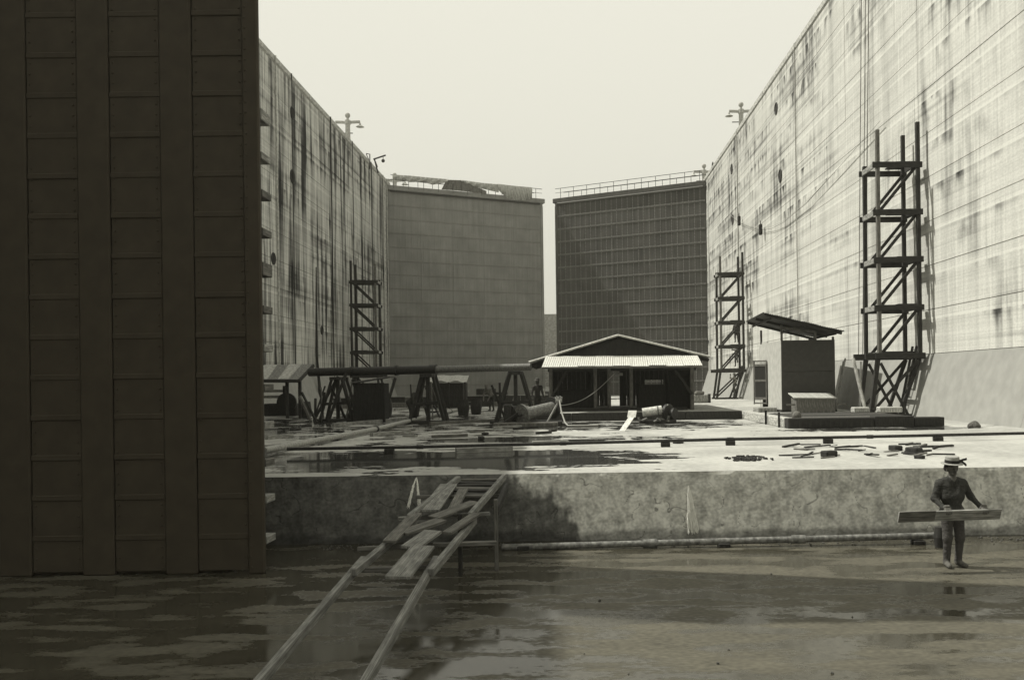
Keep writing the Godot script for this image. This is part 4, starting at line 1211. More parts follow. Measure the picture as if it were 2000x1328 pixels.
	# timbers on the shaded floor
	for q in [[725, 849, 800, 843, 0.16], [1040, 866, 1110, 864, 0.14], [890, 880, 1000, 876, 0.2], [650, 830, 790, 818, 0.12], [770, 800, 860, 792, 0.14], [840, 827, 985, 820, 0.14], [520, 855, 570, 850, 0.12]]:
		plank("floor_timber", M.wood_grey if q[0] != 840 else M.wood_mid, G(q[0], q[1], 0.06), G(q[2], q[3], 0.06), q[4], 0.12, "squared timber lying on the shaded wet floor", "timber", "timbers on the shaded floor")
	for i in 44:
		var px := rng.randf_range(540, 1090); var py := rng.randf_range(806, 862)
		var p := G(px, py)
		var an := rng.randf_range(-0.6, 0.6) + (0.0 if i % 4 else 1.3)
		var l := rng.randf_range(0.15, 0.6) if i % 5 else rng.randf_range(0.8, 1.7)
		var th := rng.randf_range(0.03, 0.09)
		var dv := Vector3(cos(an), 0, sin(an)) * l * 0.5
		plank("scrap_plank", [M.wood_dark, M.wood_mid, M.wood_grey, M.wood_dark][i % 4], p - dv + Vector3(0, th * 0.5, 0), p + dv + Vector3(0, th * 0.5 + rng.randf() * 0.04, 0), rng.randf_range(0.06, 0.18), th, "piece of scrap wood littering the shaded floor around the trestles", "scrap wood", "scrap wood on the shaded floor")
	for q in [[612, 800, 660, 735, 39.0], [640, 822, 676, 728, 37.5], [690, 826, 668, 742, 37.0], [748, 800, 772, 738, 41.0], [812, 822, 829, 735, 37.2], [870, 820, 848, 742, 37.8], [1047, 818, 1020, 728, 37.0]]:
		var ft := P(q[0], q[1], q[4]); ft.y = 0.0
		plank("propped_timber", M.wood_mid if int(q[0]) % 2 else M.wood_dark, ft, P(q[2], q[3], q[4] + 0.4), 0.10, 0.12, "rough timber propped against the raised pipe and its trestles", "timber", "timbers propped against the raised pipe")
	for i in 26:
		var cx: float = [640.0, 690.0, 838.0, 1005.0][i % 4] + rng.randf_range(-34, 34)
		var zz := rng.randf_range(36.5, 41.0)
		var ft := P(cx, 800, zz); ft.y = 0.0
		var tp := P(cx + rng.randf_range(-30, 30), rng.randf_range(735, 785), zz + rng.randf_range(-0.4, 0.8))
		plank("propped_timber", [M.wood_dark, M.wood_black, M.wood_mid][i % 3], ft, tp, rng.randf_range(0.05, 0.10), rng.randf_range(0.05, 0.12), "dark timber standing in the tangle around the pipe trestles", "timber", "tangle of timbers around the pipe trestles")
	for q in [[596, 816], [905, 812], [930, 809], [755, 812]]:
		var bp := G(q[0], q[1])
		var br := thing("barrel", ["dark wooden barrel standing beside the pump shelter post", "dark wooden barrel before the canvas roofed shed", "dark wooden barrel between the canvas roofed shed and the bending workman", "dark wooden barrel beside the black cabinet"][[596, 905, 930, 755].find(q[0])], "barrel", bp, "barrels on the shaded floor")
		var bs := mb(); lathe(bs, [[0.001, 0.0], [0.24, 0.0], [0.30, 0.4], [0.25, 0.8], [0.23, 0.8], [0.22, 0.76], [0.001, 0.76]], Transform3D(Basis(), bp), 16)
		part(bs, "staves", M.wood_dark, br)
		for hy in [0.12, 0.68]:
			var hb := mb(); lathe(hb, [[0.27, hy - 0.025], [0.275, hy], [0.272, hy + 0.025]], Transform3D(Basis(), bp), 16)
			part(hb, "hoop", M.iron, br)
	var pole := PX(618, 716, XL + 0.35)
	var pt := mb(); tube(pt, [Vector3(pole.x + 0.3, 0, pole.z), Vector3(XL + 0.35, 4.0, pole.z), PX(617, 522, XL + 0.15)], 0.13, 8, 0.04)
	solo(pt, "timber_pole", M.wood_black, "tall dark tapering pole standing against the shaded wall", "pole")
	for q in [[543.0, 0.055, 0], [574.0, 0.04, 1], [649.0, 0.05, 1], [691.0, 0.035, 1], [727.0, 0.04, 1], [750.0, 0.05, 0], [757.0, 0.07, 0]]:
		var p := PX(q[0], 500, XL + 0.1)
		var st := mb(); tube(st, [Vector3(p.x, 2.0, p.z), Vector3(p.x, 23.0, p.z)], q[1], 8)
		solo(st, "wall_pipe", M.iron if q[2] else M.coping, "dark pipe running up the shaded lock wall" if q[2] else "pale pipe running up the shaded lock wall", "pipe", "pipes on the shaded wall")

func davits() -> void:
	var o := thing("davit", "iron davit arm with hanging block on the shaded wall top", "davit", PX(736, 330, XL - 0.6))
	var z := 82.0
	var a := P(734, 326, z); var b := P(731, 311, z); var e := P(753, 303, z)
	ptube(o, "mast", M.iron, [a + Vector3(0.2, -0.6, 0), b], 0.07, 8)
	ptube(o, "mast_stay", M.iron, [P(737, 326, z), b], 0.05, 8)
	ptube(o, "jib", M.iron, [b - Vector3(0.1, 0, 0), e], 0.08, 8)
	ptube(o, "fall", M.iron, [e - Vector3(0.25, 0, 0), P(748, 313, z)], 0.03, 6)
	var st := mb(); ball(st, P(748, 314, z), 0.17, 8)
	part(st, "block", M.iron, o)
	var k := thing("pipe_bracket", "bent iron bracket over the shaded wall top", "bracket", P(722, 320, 79.0))
	ptube(k, "arm", M.iron, [P(722, 330, 79.0), P(722, 301, 79.0), P(715, 300, 79.0)], 0.05, 6)
	ptube(k, "stay", M.iron, [P(720, 312, 79.0), P(715, 301, 79.0)], 0.04, 6)

func right_things() -> void:
	# low platform of heavy timbers in front of the hut and tower
	var o := thing("timber_platform", "low platform of heavy dark timbers under the scaffold tower", "platform", Vector3(9.6, 0, -30))
	var zf := 27.7
	pbox(o, "front_timber", M.wood_dark, Vector3(7.12, 0.0, -zf - 0.5), Vector3(9.9, 0.33, -zf), 0.02)
	pbox(o, "front_timber", M.wood_dark, Vector3(9.93, 0.0, -zf - 0.5), Vector3(11.2, 0.36, -zf + 0.01), 0.02)
	pbox(o, "front_timber", M.wood_dark, Vector3(11.23, 0.0, -zf - 0.5), Vector3(12.2, 0.31, -zf - 0.02), 0.02)
	for i in 3:
		pbox(o, "sunlit_timber", M.wood_pale, Vector3(7.1, 0.0, -zf - 0.51 - i * 2.2), Vector3(7.45, 0.32, -zf - 0.51 - (i + 1) * 2.2 + 0.02), 0.02)  # pale wood paints in the sun on this side
	for i in 12:
		pbox(o, "deck_timber", M.wood_dark if i % 4 else M.wood_mid, Vector3(7.47, 0.02, -zf - 0.52 - i * 0.5), Vector3(12.1, 0.24 + 0.02 * rng.randf(), -zf - 0.52 - i * 0.5 - 0.48), 0.015)
	for q in [[1494, 812, 1494, 832], [1501, 812, 1502, 834], [1522, 818, 1523, 838]]:
		var a := P(q[0], q[1], 30.5 if q[0] < 1510 else 28.6); a.x = 7.06
		plank("stake", M.wood_dark, Vector3(7.04, 0.0, a.z), Vector3(7.04, 0.5, a.z), 0.05, 0.07, "short dark stake nailed to the pale platform side", "stake", "stakes on the platform side")
	var lt := mb(); ball(lt, P(1557, 812, 29.0), 0.16, 10)
	solo(lt, "round_float", M.wood_mid, "round weathered ball lying on the platform timbers", "float")
	for q in [[9.75, 0.5], [12.6, 0.1]]: pass
	# pale buckets and blocks at the tower foot
	for q in [[1681, 813, 0.62], [1738, 808, 0.9]]:
		var p := P(q[0], q[1], 33.6)
		var st := mb(); box(st, Vector3(p.x - q[2] * 0.5, 0.24, p.z - 0.2), Vector3(p.x + q[2] * 0.5, 0.46, p.z + 0.2), 0.03)
		solo(st, "pale_box", M.wood_pale, "small pale wooden box at the foot of the big tower", "box", "pale boxes at the tower foot")
	plank("leaning_pole", M.wood_pale, Vector3(P(1692, 812, 33.9).x, 0.25, -33.9), P(1667, 700, 34.3), 0.09, 0.11, "stout pale pole leaning on the scaffold tower trestle", "pole")
	plank("leaning_pole", M.wood_grey, P(1682, 812, 34.4), P(1682, 706, 34.4), 0.06, 0.06, "thin upright pale pole under the scaffold tower platform", "pole")
	# crate beyond the shed
	var c := G(1370, 787)
	var cr := thing("plank_crate", "pale plank crate with a sack on top beyond the shed", "crate", c)
	for i in 5: pbox(cr, "slat", M.wood_grey, c + Vector3(-0.5 + i * 0.2, 0.05, 0), c + Vector3(-0.5 + i * 0.2 + 0.185, 0.55, 0.03), 0.004)
	pbox(cr, "case", M.wood_mid, c + Vector3(-0.5, 0.0, -0.6), c + Vector3(0.5, 0.54, -0.01), 0.01)
	pbox(cr, "end_post", M.wood_dark, c + Vector3(0.5, 0.0, -0.3), c + Vector3(0.66, 0.62, 0.04), 0.01)
	var sk := mb(); net(sk, [B(c + Vector3(-0.25, 0.66, -0.25), c + Vector3(0.15, 0.68, -0.3), 0.18, 0.14, lin(0.2))], 0.05, 0.05, Transform3D())
	solo(sk, "sack", M.canvas_dark, "lumpy sack lying on the plank crate", "sack")
	# scrap wood scattered on the sunlit floor
	for i in 46:
		var px := rng.randf_range(1545, 1690); var py := rng.randf_range(868, 893)
		if i > 22: px = rng.randf_range(1690, 1850); py = rng.randf_range(866, 888)
		var p := G(px, py, 0.03)
		var a := rng.randf_range(-0.5, 0.5) + (0.0 if rng.randf() < 0.75 else 1.2)
		var l := rng.randf_range(0.12, 0.42) if i % 3 else rng.randf_range(0.4, 0.75)
		var d := Vector3(cos(a), 0, sin(a)) * l * 0.5
		var th := rng.randf_range(0.015, 0.045)
		p.y = th * 0.5
		var tilt := Vector3(0, rng.randf() * 0.05, 0)
		plank("scrap_plank", [M.wood_dark, M.wood_mid, M.wood_black][i % 3], p - d, p + d + tilt, rng.randf_range(0.03, 0.09), th, "short piece of scrap wood on the sunlit floor", "scrap wood", "scrap wood on the sunlit floor")
	for q in [[1620, 892, 0.12], [1750, 880, 0.11], [1786, 885, 0.12], [1797, 896, 0.07], [1555, 858, 0.07], [1325, 866, 0.1]]:
		var p := G(q[0], q[1])
		var st := mb()
		cbox(st, Transform3D(Basis(Vector3.UP, q[0] * 0.01), p + Vector3(0, q[2] * 0.5, 0)), Vector3(q[2] * 1.3, q[2] * 0.55, q[2] * 0.9), q[2] * 0.2)
		solo(st, "wood_block", M.wood_dark, "stubby dark wood block on the sunlit floor", "wood block", "blocks on the sunlit floor")
	var ch := mb()
	for i in 150:
		var p := G(rng.randfn(1460, 17), rng.randfn(897, 2.2), 0.0)
		cbox(ch, Transform3D(Basis(Vector3.UP, rng.randf() * 6.0) * Basis(Vector3.RIGHT, rng.randfn(0, 0.3)), p + Vector3(0, 0.02, 0)), Vector3(rng.randf_range(0.02, 0.05), 0.012, rng.randf_range(0.01, 0.03)))
	var co := solo(ch, "wood_chips", M.wood_dark, "heap of dark wood chips on the sunlit floor", "wood chips")
	co.set_meta("kind", "stuff")
	# rock and water line at the wall foot
	var rk := mb(); var rp := G(1900, 836)
	net(rk, [B(rp + Vector3(-0.05, 0.06, 0), rp + Vector3(0.1, 0.1, -0.05), 0.1, 0.13, lin(0.1)), B(rp + Vector3(0.08, 0.05, 0.08), rp + Vector3(0.2, 0.05, 0.05), 0.08, 0.06, lin(0.1))], 0.04, 0.08, Transform3D())
	solo(rk, "boulder", M.rock, "dark rough boulder at the foot of the sunlit wall", "rock")
	# sagging cables with lamps before the sunlit wall
	var cables := []
	for n in 2:
		var pts := []
		var key := [[1396, 352], [1408, 395], [1428, 421], [1445, 432 + n * 3], [1487, 446 + n * 4], [1530, 432 + n * 3], [1575, 396 + n * 2], [1640, 326], [1720, 236]]
		for i in key.size(): pts.append(PX(key[i][0], key[i][1], 14.55 + 0.02 * n))
		var cv := Curve3D.new()
		for i in pts.size():
			var tg: Vector3 = (pts[mini(i + 1, pts.size() - 1)] - pts[maxi(i - 1, 0)]) / 6.0
			cv.add_point(pts[i], -tg, tg)
		var st := mb(); tube(st, Array(cv.tessellate(3, 4)), 0.013, 5)
		solo(st, "cable", M.rope_dark if n else M.rope, "thin cable sagging before the sunlit lock wall", "cable", "cables before the sunlit wall")
	for q in [[1444, 430], [1486, 447]]:
		var p := PX(q[0], q[1], 14.5)
		var lp := thing("hanging_lamp", "dark lamp housing hung on cables before the sunlit wall", "lamp", p, "lamps on the wall cables")
		pbox(lp, "housing", M.wood_black, p + Vector3(-0.12, -0.45, -0.15), p + Vector3(0.12, 0.35, 0.15), 0.05)
		ptube(lp, "hook", M.iron, [p + Vector3(0, 0.35, 0), p + Vector3(0, 0.6, 0.05)], 0.03, 6)
	for q in [[1675.0, 0.02], [1683.0, 0.02], [1689.0, 0.02]]:
		var p := PX(q[0], 500, 14.3)
		var st := mb(); tube(st, [Vector3(p.x, 2.7, p.z), Vector3(p.x + 0.2, 12.0, p.z), Vector3(XR - 0.05, 23.0, p.z)], q[1], 5)
		solo(st, "hanging_rope", M.rope_dark, "thin rope hanging down the sunlit wall beside the tower", "rope", "ropes down the sunlit wall")
	for q in [[1441.0, 0.05], [1556.0, 0.035]]:
		var p := PX(q[0], 400, XR - 0.06)
		var st := mb(); tube(st, [Vector3(p.x, 2.6, p.z), Vector3(p.x, 23.0, p.z)], q[1], 6)
		solo(st, "wall_conduit", M.coping, "pale conduit running up the sunlit lock wall", "conduit", "conduits on the sunlit wall")

func hand(st: SurfaceTool, at: Vector3, dirx: float, t: Transform3D) -> void:    # fingers over the top edge of the board, thumb behind
	var sk := lin(0.12)
	var bones := [B(at + Vector3(-0.025, 0.05, 0.0), at + Vector3(0.025, 0.05, 0.0), 0.026, 0.026, sk), B(at + Vector3(-0.028, 0.015, 0.02), at + Vector3(0.028, 0.015, 0.02), 0.022, 0.022, sk)]
	for i in 4:
		var x := -0.033 + 0.022 * i
		var l: float = [0.9, 1.0, 0.95, 0.75][i]
		var a := at + Vector3(x, 0.02, 0.03); var b := at + Vector3(x * 1.1, -0.006, 0.058); var c := at + Vector3(x * 1.15, -0.035 * l, 0.066); var d := at + Vector3(x * 1.15, -0.06 * l, 0.058)
		bones += [B(a, b, 0.0105, 0.010, sk), B(b, c, 0.010, 0.009, sk), B(c, d, 0.009, 0.0075, sk)]
	var th := at + Vector3(dirx * 0.045, 0.03, 0.0)
	bones += [B(th, th + Vector3(dirx * 0.02, -0.03, -0.012), 0.013, 0.011, sk), B(th + Vector3(dirx * 0.02, -0.03, -0.012), th + Vector3(dirx * 0.012, -0.062, -0.012), 0.011, 0.009, sk)]
	net(st, bones, 0.005, 0.008, t)

func man_with_board() -> void:
	var at := P(1862, 1109, 12.75); at.y = LOW
	var o := thing("person", "man in dark shirt and pale boater hat holding a board across his waist", "person", at)
	var shirt := lin(0.03); var tr := lin(0.055); var sk := lin(0.12); var shoe := lin(0.10)
	var t := Transform3D(Basis(Vector3.UP, 0.04), at)
	var v := func(x: float, y: float, z: float) -> Vector3: return Vector3(x, y, z)
	var bones := [
		B(v.call(-0.065, 0.83, 0), v.call(0.065, 0.83, 0), 0.115, 0.115, tr), B(v.call(0, 0.88, 0), v.call(0, 1.04, 0.01), 0.125, 0.13, shirt),
		B(v.call(-0.07, 1.06, 0.01), v.call(-0.09, 1.18, 0.0), 0.115, 0.10, shirt), B(v.call(0.07, 1.06, 0.01), v.call(0.09, 1.18, 0.0), 0.115, 0.10, shirt),
		B(v.call(-0.15, 1.24, -0.01), v.call(0.15, 1.24, -0.01), 0.075, 0.075, shirt), B(v.call(-0.08, 1.28, -0.01), v.call(0.08, 1.28, -0.01), 0.06, 0.06, shirt),
		B(v.call(0, 1.27, 0.0), v.call(0, 1.39, 0.015), 0.056, 0.052, sk),
		B(v.call(-0.185, 1.235, -0.01), v.call(-0.255, 1.02, -0.02), 0.062, 0.050, shirt), B(v.call(-0.255, 1.02, -0.02), v.call(-0.20, 0.90, 0.15), 0.047, 0.034, shirt), B(v.call(-0.20, 0.90, 0.15), v.call(-0.185, 0.90, 0.20), 0.028, 0.026, sk),
		B(v.call(0.185, 1.235, -0.01), v.call(0.30, 1.04, -0.03), 0.062, 0.050, shirt), B(v.call(0.30, 1.04, -0.03), v.call(0.36, 0.91, 0.14), 0.047, 0.034, shirt), B(v.call(0.36, 0.91, 0.14), v.call(0.365, 0.90, 0.20), 0.028, 0.026, sk),
		B(v.call(-0.08, 0.80, 0), v.call(-0.09, 0.44, 0.035), 0.095, 0.066, tr), B(v.call(-0.09, 0.44, 0.035), v.call(-0.085, 0.10, -0.01), 0.064, 0.050, tr), B(v.call(-0.085, 0.055, -0.03), v.call(-0.115, 0.035, 0.14), 0.045, 0.036, shoe),
		B(v.call(0.085, 0.80, 0), v.call(0.105, 0.44, 0.02), 0.095, 0.066, tr), B(v.call(0.105, 0.44, 0.02), v.call(0.10, 0.10, -0.03), 0.064, 0.050, tr), B(v.call(0.10, 0.055, -0.05), v.call(0.145, 0.035, 0.11), 0.045, 0.036, shoe)]
	var st := mb()
	net(st, bones, 0.014, 0.04, t)
	var ht := t * Transform3D(Basis(Vector3.UP, 0.15) * Basis(Vector3.RIGHT, 0.12), Vector3(0, 1.46, 0.02))
	var head := [
		B(v.call(0, 0.045, -0.012), v.call(0, 0.05, 0.0), 0.088, 0.085, sk), B(v.call(0, -0.02, 0.01), v.call(0, -0.055, 0.035), 0.066, 0.042, sk), B(v.call(-0.025, -0.065, 0.045), v.call(0.025, -0.065, 0.045), 0.022, 0.022, sk),
		B(v.call(0, 0.02, 0.078), v.call(0, -0.012, 0.096), 0.009, 0.014, sk), B(v.call(-0.04, 0.034, 0.066), v.call(0.04, 0.034, 0.066), 0.014, 0.014, sk),
		B(v.call(-0.084, 0.01, -0.005), v.call(-0.086, -0.03, 0.0), 0.014, 0.010, sk), B(v.call(0.084, 0.01, -0.005), v.call(0.086, -0.03, 0.0), 0.014, 0.010, sk),
		B(v.call(-0.02, -0.038, 0.076), v.call(0.02, -0.038, 0.076), 0.008, 0.008, lin(0.06)),
		B(v.call(-0.031, 0.014, 0.075), v.call(-0.031, 0.014, 0.078), 0.010, 0.010, lin(0.03)), B(v.call(0.031, 0.014, 0.075), v.call(0.031, 0.014, 0.078), 0.010, 0.010, lin(0.03))]
	net(st, head, 0.006, 0.014, ht)
	hand(st, Vector3(-0.185, 0.878, 0.222), 1.0, t)
	hand(st, Vector3(0.365, 0.878, 0.222), -1.0, t)
	part(st, "body", M.person, o)
	var hr := mb()
	net(hr, [B(Vector3(0, 0.06, -0.03), Vector3(0, 0.05, -0.02), 0.094, 0.092, lin(0.02)), B(Vector3(-0.05, 0.0, -0.05), Vector3(0.05, 0.0, -0.05), 0.05, 0.05, lin(0.02))], 0.009, 0.02, ht)
	part(hr, "hair", M.person, o)
	var hat := mb()
	var tt := ht * Transform3D(Basis(Vector3.RIGHT, -0.02), Vector3(0, 0.075, -0.01))
	lathe(hat, [[0.001, 0.0], [0.155, 0.0], [0.16, 0.006], [0.155, 0.012], [0.102, 0.014], [0.098, 0.105], [0.09, 0.115], [0.001, 0.118]], tt, 28)
	var hm := part(hat, "hat", M.hat, o)
	var bd := mb()
	lathe(bd, [[0.104, 0.016], [0.1035, 0.062]], tt, 28)
	part(bd, "hat_band", M.cloth_black, hm)
	var rb := mb()
	for e in [[0.055, -0.02], [0.02, 0.03]]:
		var last := Vector3.ZERO
		for i in 9:
			var s := i / 8.0
			var p := tt * Vector3(0.10 + 0.14 * s, e[0] + e[1] * s * 2.0 - 0.05 * s * s * (1.0 if e[1] < 0 else 0.2), 0.01 * sin(s * 9.0))
			if i > 0: beam(rb, last, p, 0.004, 0.034)
			last = p
	part(rb, "hat_ribbon", M.cloth_black, hm)
	# the board he holds
	var b := thing("board", "weathered wide board held across the waist of the man in the hat", "board", at + Vector3(-0.1, 0.83, 0.26))
	var up := Vector3(0, 0.92, 0.40).normalized()
	var c1 := t * Vector3(-0.92, 0.81, 0.245); var c2 := t * Vector3(0.60, 0.80, 0.245)
	var bs := mb(); cbox(bs, Transform3D(Basis(up.cross((c2 - c1).normalized()), up, (c2 - c1).normalized()).orthonormalized(), (c1 + c2) * 0.5), Vector3(0.018, 0.085, 0.76), 0.005)
	part(bs, "board_face", M.wood_grey, b)
	var bt := mb(); cbox(bt, Transform3D(Basis(up.cross((c2 - c1).normalized()), up, (c2 - c1).normalized()).orthonormalized(), c1.lerp(c2, 0.175) + (t.basis * Vector3(0, 0, 1)) * 0.026), Vector3(0.006, 0.082, 0.27), 0.003)
	part(bt, "dark_end_panel", M.wood_mid, b)

func _ready() -> void:
	rng.seed = 4711
	# camera: level, lens shifted so that the lines along the chamber meet where they do in the photograph
	var cam := Camera3D.new()
	cam.name = "camera"
	add_child(cam)
	cam.projection = Camera3D.PROJECTION_FRUSTUM
	cam.near = 0.1
	cam.far = 2000.0
	cam.size = 0.1 * 1328.0 / F
	cam.frustum_offset = Vector2((1000.0 - CX) / F * 0.1, (CY - 664.0) / F * 0.1)
	cam.position = Vector3(0, EYE, 0)
	cam.rotation = Vector3(0, 0, -ROLL)
	cam.current = true
	# sky, exposure, sun
	var env := Environment.new()
	var sky := Sky.new()
	var sm := ProceduralSkyMaterial.new()
	sm.sky_top_color = Color(0.88, 0.865, 0.755).linear_to_srgb()
	sm.sky_horizon_color = Color(0.615, 0.604, 0.52).linear_to_srgb()
	sm.ground_bottom_color = Color(0.3, 0.29, 0.25).linear_to_srgb()
	sm.ground_horizon_color = Color(0.6, 0.59, 0.52).linear_to_srgb()
	sm.sun_angle_max = 1.0
	sky.sky_material = sm
	env.background_mode = Environment.BG_SKY
	env.sky = sky
	env.tonemap_mode = Environment.TONE_MAPPER_LINEAR
	env.tonemap_exposure = 1.0
	env.sdfgi_enabled = true
	env.ssao_enabled = true
	env.ssil_enabled = true
	env.fog_enabled = true
	env.fog_density = 0.0006
	env.fog_light_color = Color(0.93, 0.92, 0.86)
	var we := WorldEnvironment.new()
	we.environment = env
	we.name = "world_environment"
	add_child(we)
	var sun := DirectionalLight3D.new()
	sun.name = "sun"
	sun.light_energy = 1.6
	sun.light_color = Color(1.0, 0.99, 0.95)
	sun.light_angular_distance = 0.5
	sun.shadow_enabled = true
	sun.transform = Transform3D(Basis.looking_at(Vector3(1.0, -1.3, 0.26).normalized()), Vector3(0, 60, 0))
	add_child(sun)

	materials()
	# ground and floors
	var st := mb()
	var uvl := func(X: float, Z: float) -> Vector2: return Vector2((X + 12.0) / 24.0, (15.5 - Z) / 14.0)
	quad(st, Vector3(-400, LOW, 300), Vector3(400, LOW, 300), Vector3(400, LOW, -15.5), Vector3(-400, LOW, -15.5), uvl.call(-400, -300), uvl.call(400, -300), uvl.call(400, 15.5), uvl.call(-400, 15.5))
	structure(st, "ground", M.low)
	st = mb()
	var uvf := func(X: float, Z: float) -> Vector2: return Vector2((X + 18.0) / 33.0, 1.0 - (Z - ZSTEP) / 44.7)
	quad(st, Vector3(-19, 0, -ZSTEP), Vector3(15, 0, -ZSTEP), Vector3(15, 0, -60), Vector3(-19, 0, -60), uvf.call(-19, ZSTEP), uvf.call(15, ZSTEP), uvf.call(15, 60), uvf.call(-19, 60))
	structure(st, "chamber_floor", M.floor)
	st = mb()
	quad(st, Vector3(-19, 0, -60), Vector3(15, 0, -60), Vector3(15, 0, -270), Vector3(-19, 0, -270), uvf.call(-19, 60), uvf.call(15, 60), uvf.call(15, 270), uvf.call(-19, 270))
	structure(st, "chamber_floor_far_end", M.floor)
	# face of the step, slightly uneven
	var nsn := FastNoiseLite.new(); nsn.seed = 5; nsn.frequency = 0.9; nsn.fractal_octaves = 4
	st = mb()
	var nx := 340; var ny := 22
	var grid := []
	for j in ny + 1:
		var row := []
		for i in nx + 1:
			var X := -18.9 + 33.8 * i / nx; var y := lerpf(0.0, LOW - 0.02, float(j) / ny)
			var dz := 0.03 * nsn.get_noise_2d(X, y * 1.5) + 0.012 * nsn.get_noise_2d(X * 5.0, y * 5.0)
			if j == 0: dz = minf(dz, 0.0) * 0.4
			row.append([Vector3(X, y, -ZSTEP + dz + 0.05 * float(j) / ny), Vector2((X + 18.8) / 33.6, float(j) / ny)])
		grid.append(row)
	for j in ny:
		for i in nx:
			var a: Array = grid[j + 1][i]; var b: Array = grid[j + 1][i + 1]; var c: Array = grid[j][i + 1]; var d: Array = grid[j][i]
			quad(st, a[0], b[0], c[0], d[0], a[1], b[1], c[1], d[1])
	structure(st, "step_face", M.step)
	# slab under the open shed
	st = mb()
	box(st, Vector3(-2.2, -0.05, -46), Vector3(7.08, 0.34, -34.9), 0.03)
	structure(st, "floor_slab", M.concrete)
	var fc := thing("slab_shade_edging", "dark edging strip added as shade on the front of the shed slab", "edging", Vector3(2.4, 0, -34.8))
	for i in 4: pbox(fc, "shade_strip", M.wood_dark, Vector3(-2.2 + i * 2.32, 0.0, -34.895), Vector3(-2.2 + i * 2.32 + 2.3, 0.335, -34.75), 0.015)  # dark facing paints the shade on the slab front
	print("floors ", Time.get_ticks_msec())
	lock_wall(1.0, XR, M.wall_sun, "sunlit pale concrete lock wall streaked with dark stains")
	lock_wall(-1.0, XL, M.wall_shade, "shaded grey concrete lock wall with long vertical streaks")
	var hl := Vector2(-18.75, 90); var tl := Vector2(-2.66, 98); var hr := Vector2(14.75, 90); var tr := Vector2(-1.24, 98)
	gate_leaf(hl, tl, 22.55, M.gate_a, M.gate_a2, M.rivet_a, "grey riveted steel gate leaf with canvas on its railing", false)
	gate_leaf(hr, tr, 22.55, M.gate_b, M.gate_b2, M.sun_rivet, "dark riveted steel gate leaf with bare railing and ledge pipe painted as sunlit", true)
	# next gate seen through the gap
	var fg := thing("gate_leaf", "distant grey gate seen through the gap between the leaves", "lock gate", Vector3(-2, 0, -250))
	for k in 15: pbox(fg, "steel_plate", M.far_gate, Vector3(-19, k * 1.42, -251), Vector3(15, k * 1.42 + 1.4, -250), 0.02)
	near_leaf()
	print("walls ", Time.get_ticks_msec())
	lamp_post(Vector3(-22.0, 23.0, -86.6), 29.1, "stone lamp post with two arms behind the shaded wall top")
	lamp_post(Vector3(-20.6, 23.0, -103), 27.0, "small ball topped lamp post beside the canvas on the gate")
	lamp_post(Vector3(18.4, 23.0, -89.0), 30.4, "lamp post half hidden by the sunlit wall top")
	lamp_post(Vector3(16.9, 23.0, -104), 27.8, "lamp post at the hinge of the dark gate leaf")
	pavilion()
	hut()
	tower(12.8, 14.45, 35.0, 36.4, 2.5, "big timber scaffold tower against the sunlit wall beside the hut", true)
	tower(12.4, 14.2, 69.0, 70.5, 2.3, "small looking scaffold tower between the hut and the dark gate leaf", false)
	tower(-15.9, -17.9, 70.8, 72.2, 2.3, "scaffold tower against the shaded wall near the grey gate leaf", false)
	raised_pipe()
	trestle(G(663, 822), 1.95, 0.75, "timber trestle under the raised pipe beside the black cabinet")
	trestle(G(838, 826), 2.0, 0.72, "timber trestle under the middle of the raised pipe")
	trestle(G(1008, 826), 2.05, 0.80, "timber trestle under the pale end of the raised pipe")
	floor_pipes()
	gangway()
	winch()
	engine()
	left_things()
	right_things()
	davits()
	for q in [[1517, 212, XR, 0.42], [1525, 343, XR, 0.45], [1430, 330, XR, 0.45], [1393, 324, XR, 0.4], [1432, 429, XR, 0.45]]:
		wall_disc(q[0], q[1], q[2], q[3], "round dark disc painted as a shaded recess in the sunlit wall")
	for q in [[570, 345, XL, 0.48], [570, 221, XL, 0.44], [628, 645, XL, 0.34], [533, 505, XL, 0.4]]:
		wall_disc(q[0], q[1], q[2], q[3], "round dark disc painted as a shaded recess in the shaded wall")
	canvas([Vector2(766, 341), Vector2(800, 343), Vector2(840, 347), Vector2(876, 350)], [Vector2(767, 352), Vector2(785, 351), Vector2(800, 356), Vector2(825, 355), Vector2(845, 361), Vector2(874, 356)], hl, tl, M.canvas, 0.3, 3.0, "pale canvas draped along the railing near the shaded wall")
	canvas([Vector2(872, 351), Vector2(900, 352), Vector2(950, 373)], [Vector2(862, 370), Vector2(900, 373), Vector2(950, 379)], hl, tl, M.canvas_dark, 0.1, 2.0, "dark canvas panel hung on the middle of the gate railing")
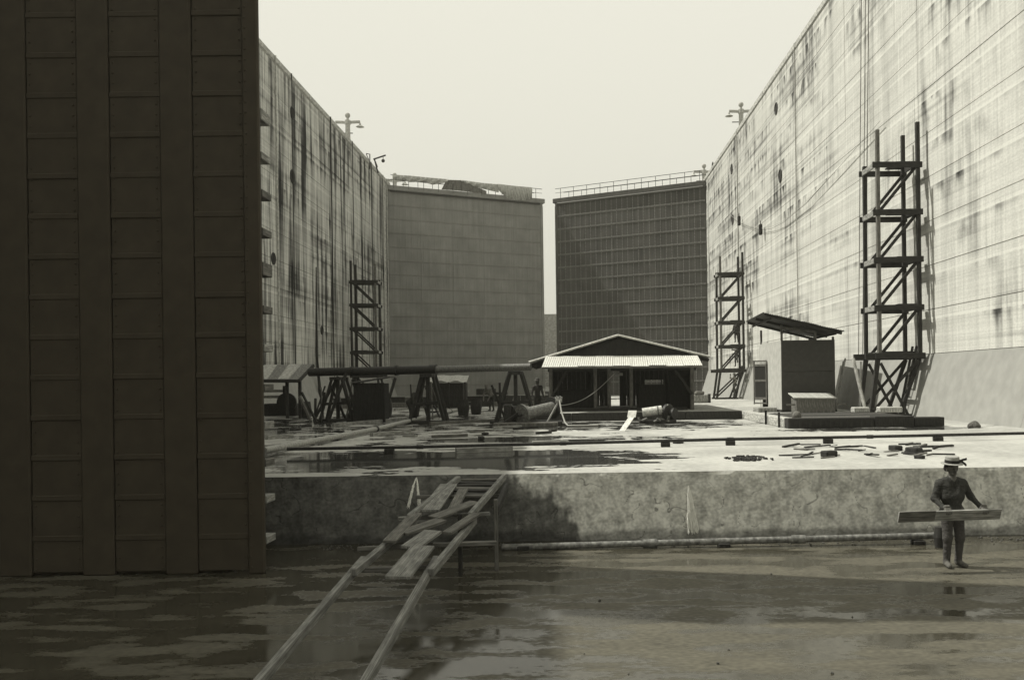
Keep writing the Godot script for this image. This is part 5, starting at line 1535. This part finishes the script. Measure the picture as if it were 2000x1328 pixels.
	canvas([Vector2(898, 351), Vector2(940, 357), Vector2(974, 360)], [Vector2(902, 355), Vector2(935, 367), Vector2(974, 376)], hl, tl, M.canvas, 0.3, 3.0, "narrow pale canvas between the dark panel and the drooping sheet")
	canvas([Vector2(972, 359), Vector2(1005, 363), Vector2(1040, 366)], [Vector2(974, 372), Vector2(990, 387), Vector2(1012, 392), Vector2(1030, 391), Vector2(1039, 388)], hl, tl, M.canvas, 0.8, 6.0, "pale canvas sheet drooping in folds over the gate walkway")
	spray(P(813, 932, 14.7), P(794, 994, 14.5), P(822, 994, 14.5), 120, true, 0.006, "water_spray", "white water spray falling from the step beside the gangway")
	spray(P(1345, 948, 15.17), P(1343, 1044, 15.1), P(1366, 1044, 15.1), 260, false, 0.007, "water_trickle", "pale water trickle fanning down the step face")
	var rb := mb()
	for i in 420:
		var at := Vector3(rng.randf_range(-4.4, 9.0), LOW, -rng.randf_range(6.0, 15.1))
		if i % 12: at.z = -15.05 + absf(rng.randfn(0, 0.25))
		var r := rng.randf_range(0.006, 0.02)
		cbox(rb, Transform3D(Basis(Vector3(rng.randf(), rng.randf(), rng.randf()).normalized(), rng.randf() * 6.0), at + Vector3(0, r * 0.4, 0)), Vector3(r, r * 0.6, r * 0.8), r * 0.3)
	var rbo := solo(rb, "rubble", M.rock, "small stones and grit scattered over the wet floor before the step", "rubble")
	rbo.set_meta("kind", "stuff")
	man_with_board()
	worker(G(805, 824), 0.9, "bend", 0.05, 0.03, "workman bending beside the middle trestle of the raised pipe")
	worker(G(960, 803), -0.5, "bend", 0.10, 0.03, "workman with bare arms bending on the floor before the bulkhead")
	worker(G(1050, 812), 0.4, "stand", 0.04, 0.03, "workman standing behind the winch next to the shed")
	worker(Vector3(13.75, 2.62, -69.6), -0.6, "climb", 0.12, 0.05, "workman on the lowest deck of the tower near the dark gate", "workmen on the far tower")
	worker(Vector3(13.5, 0.3, -69.2), -0.9, "climb", 0.25, 0.05, "workman climbing the ladder of the tower near the dark gate", "workmen on the far tower")
	worker(Vector3(13.8, 4.57, -69.8), -0.4, "stand", 0.04, 0.04, "workman standing on the second deck of the tower near the dark gate", "workmen on the far tower")
	print("done ", Time.get_ticks_msec())
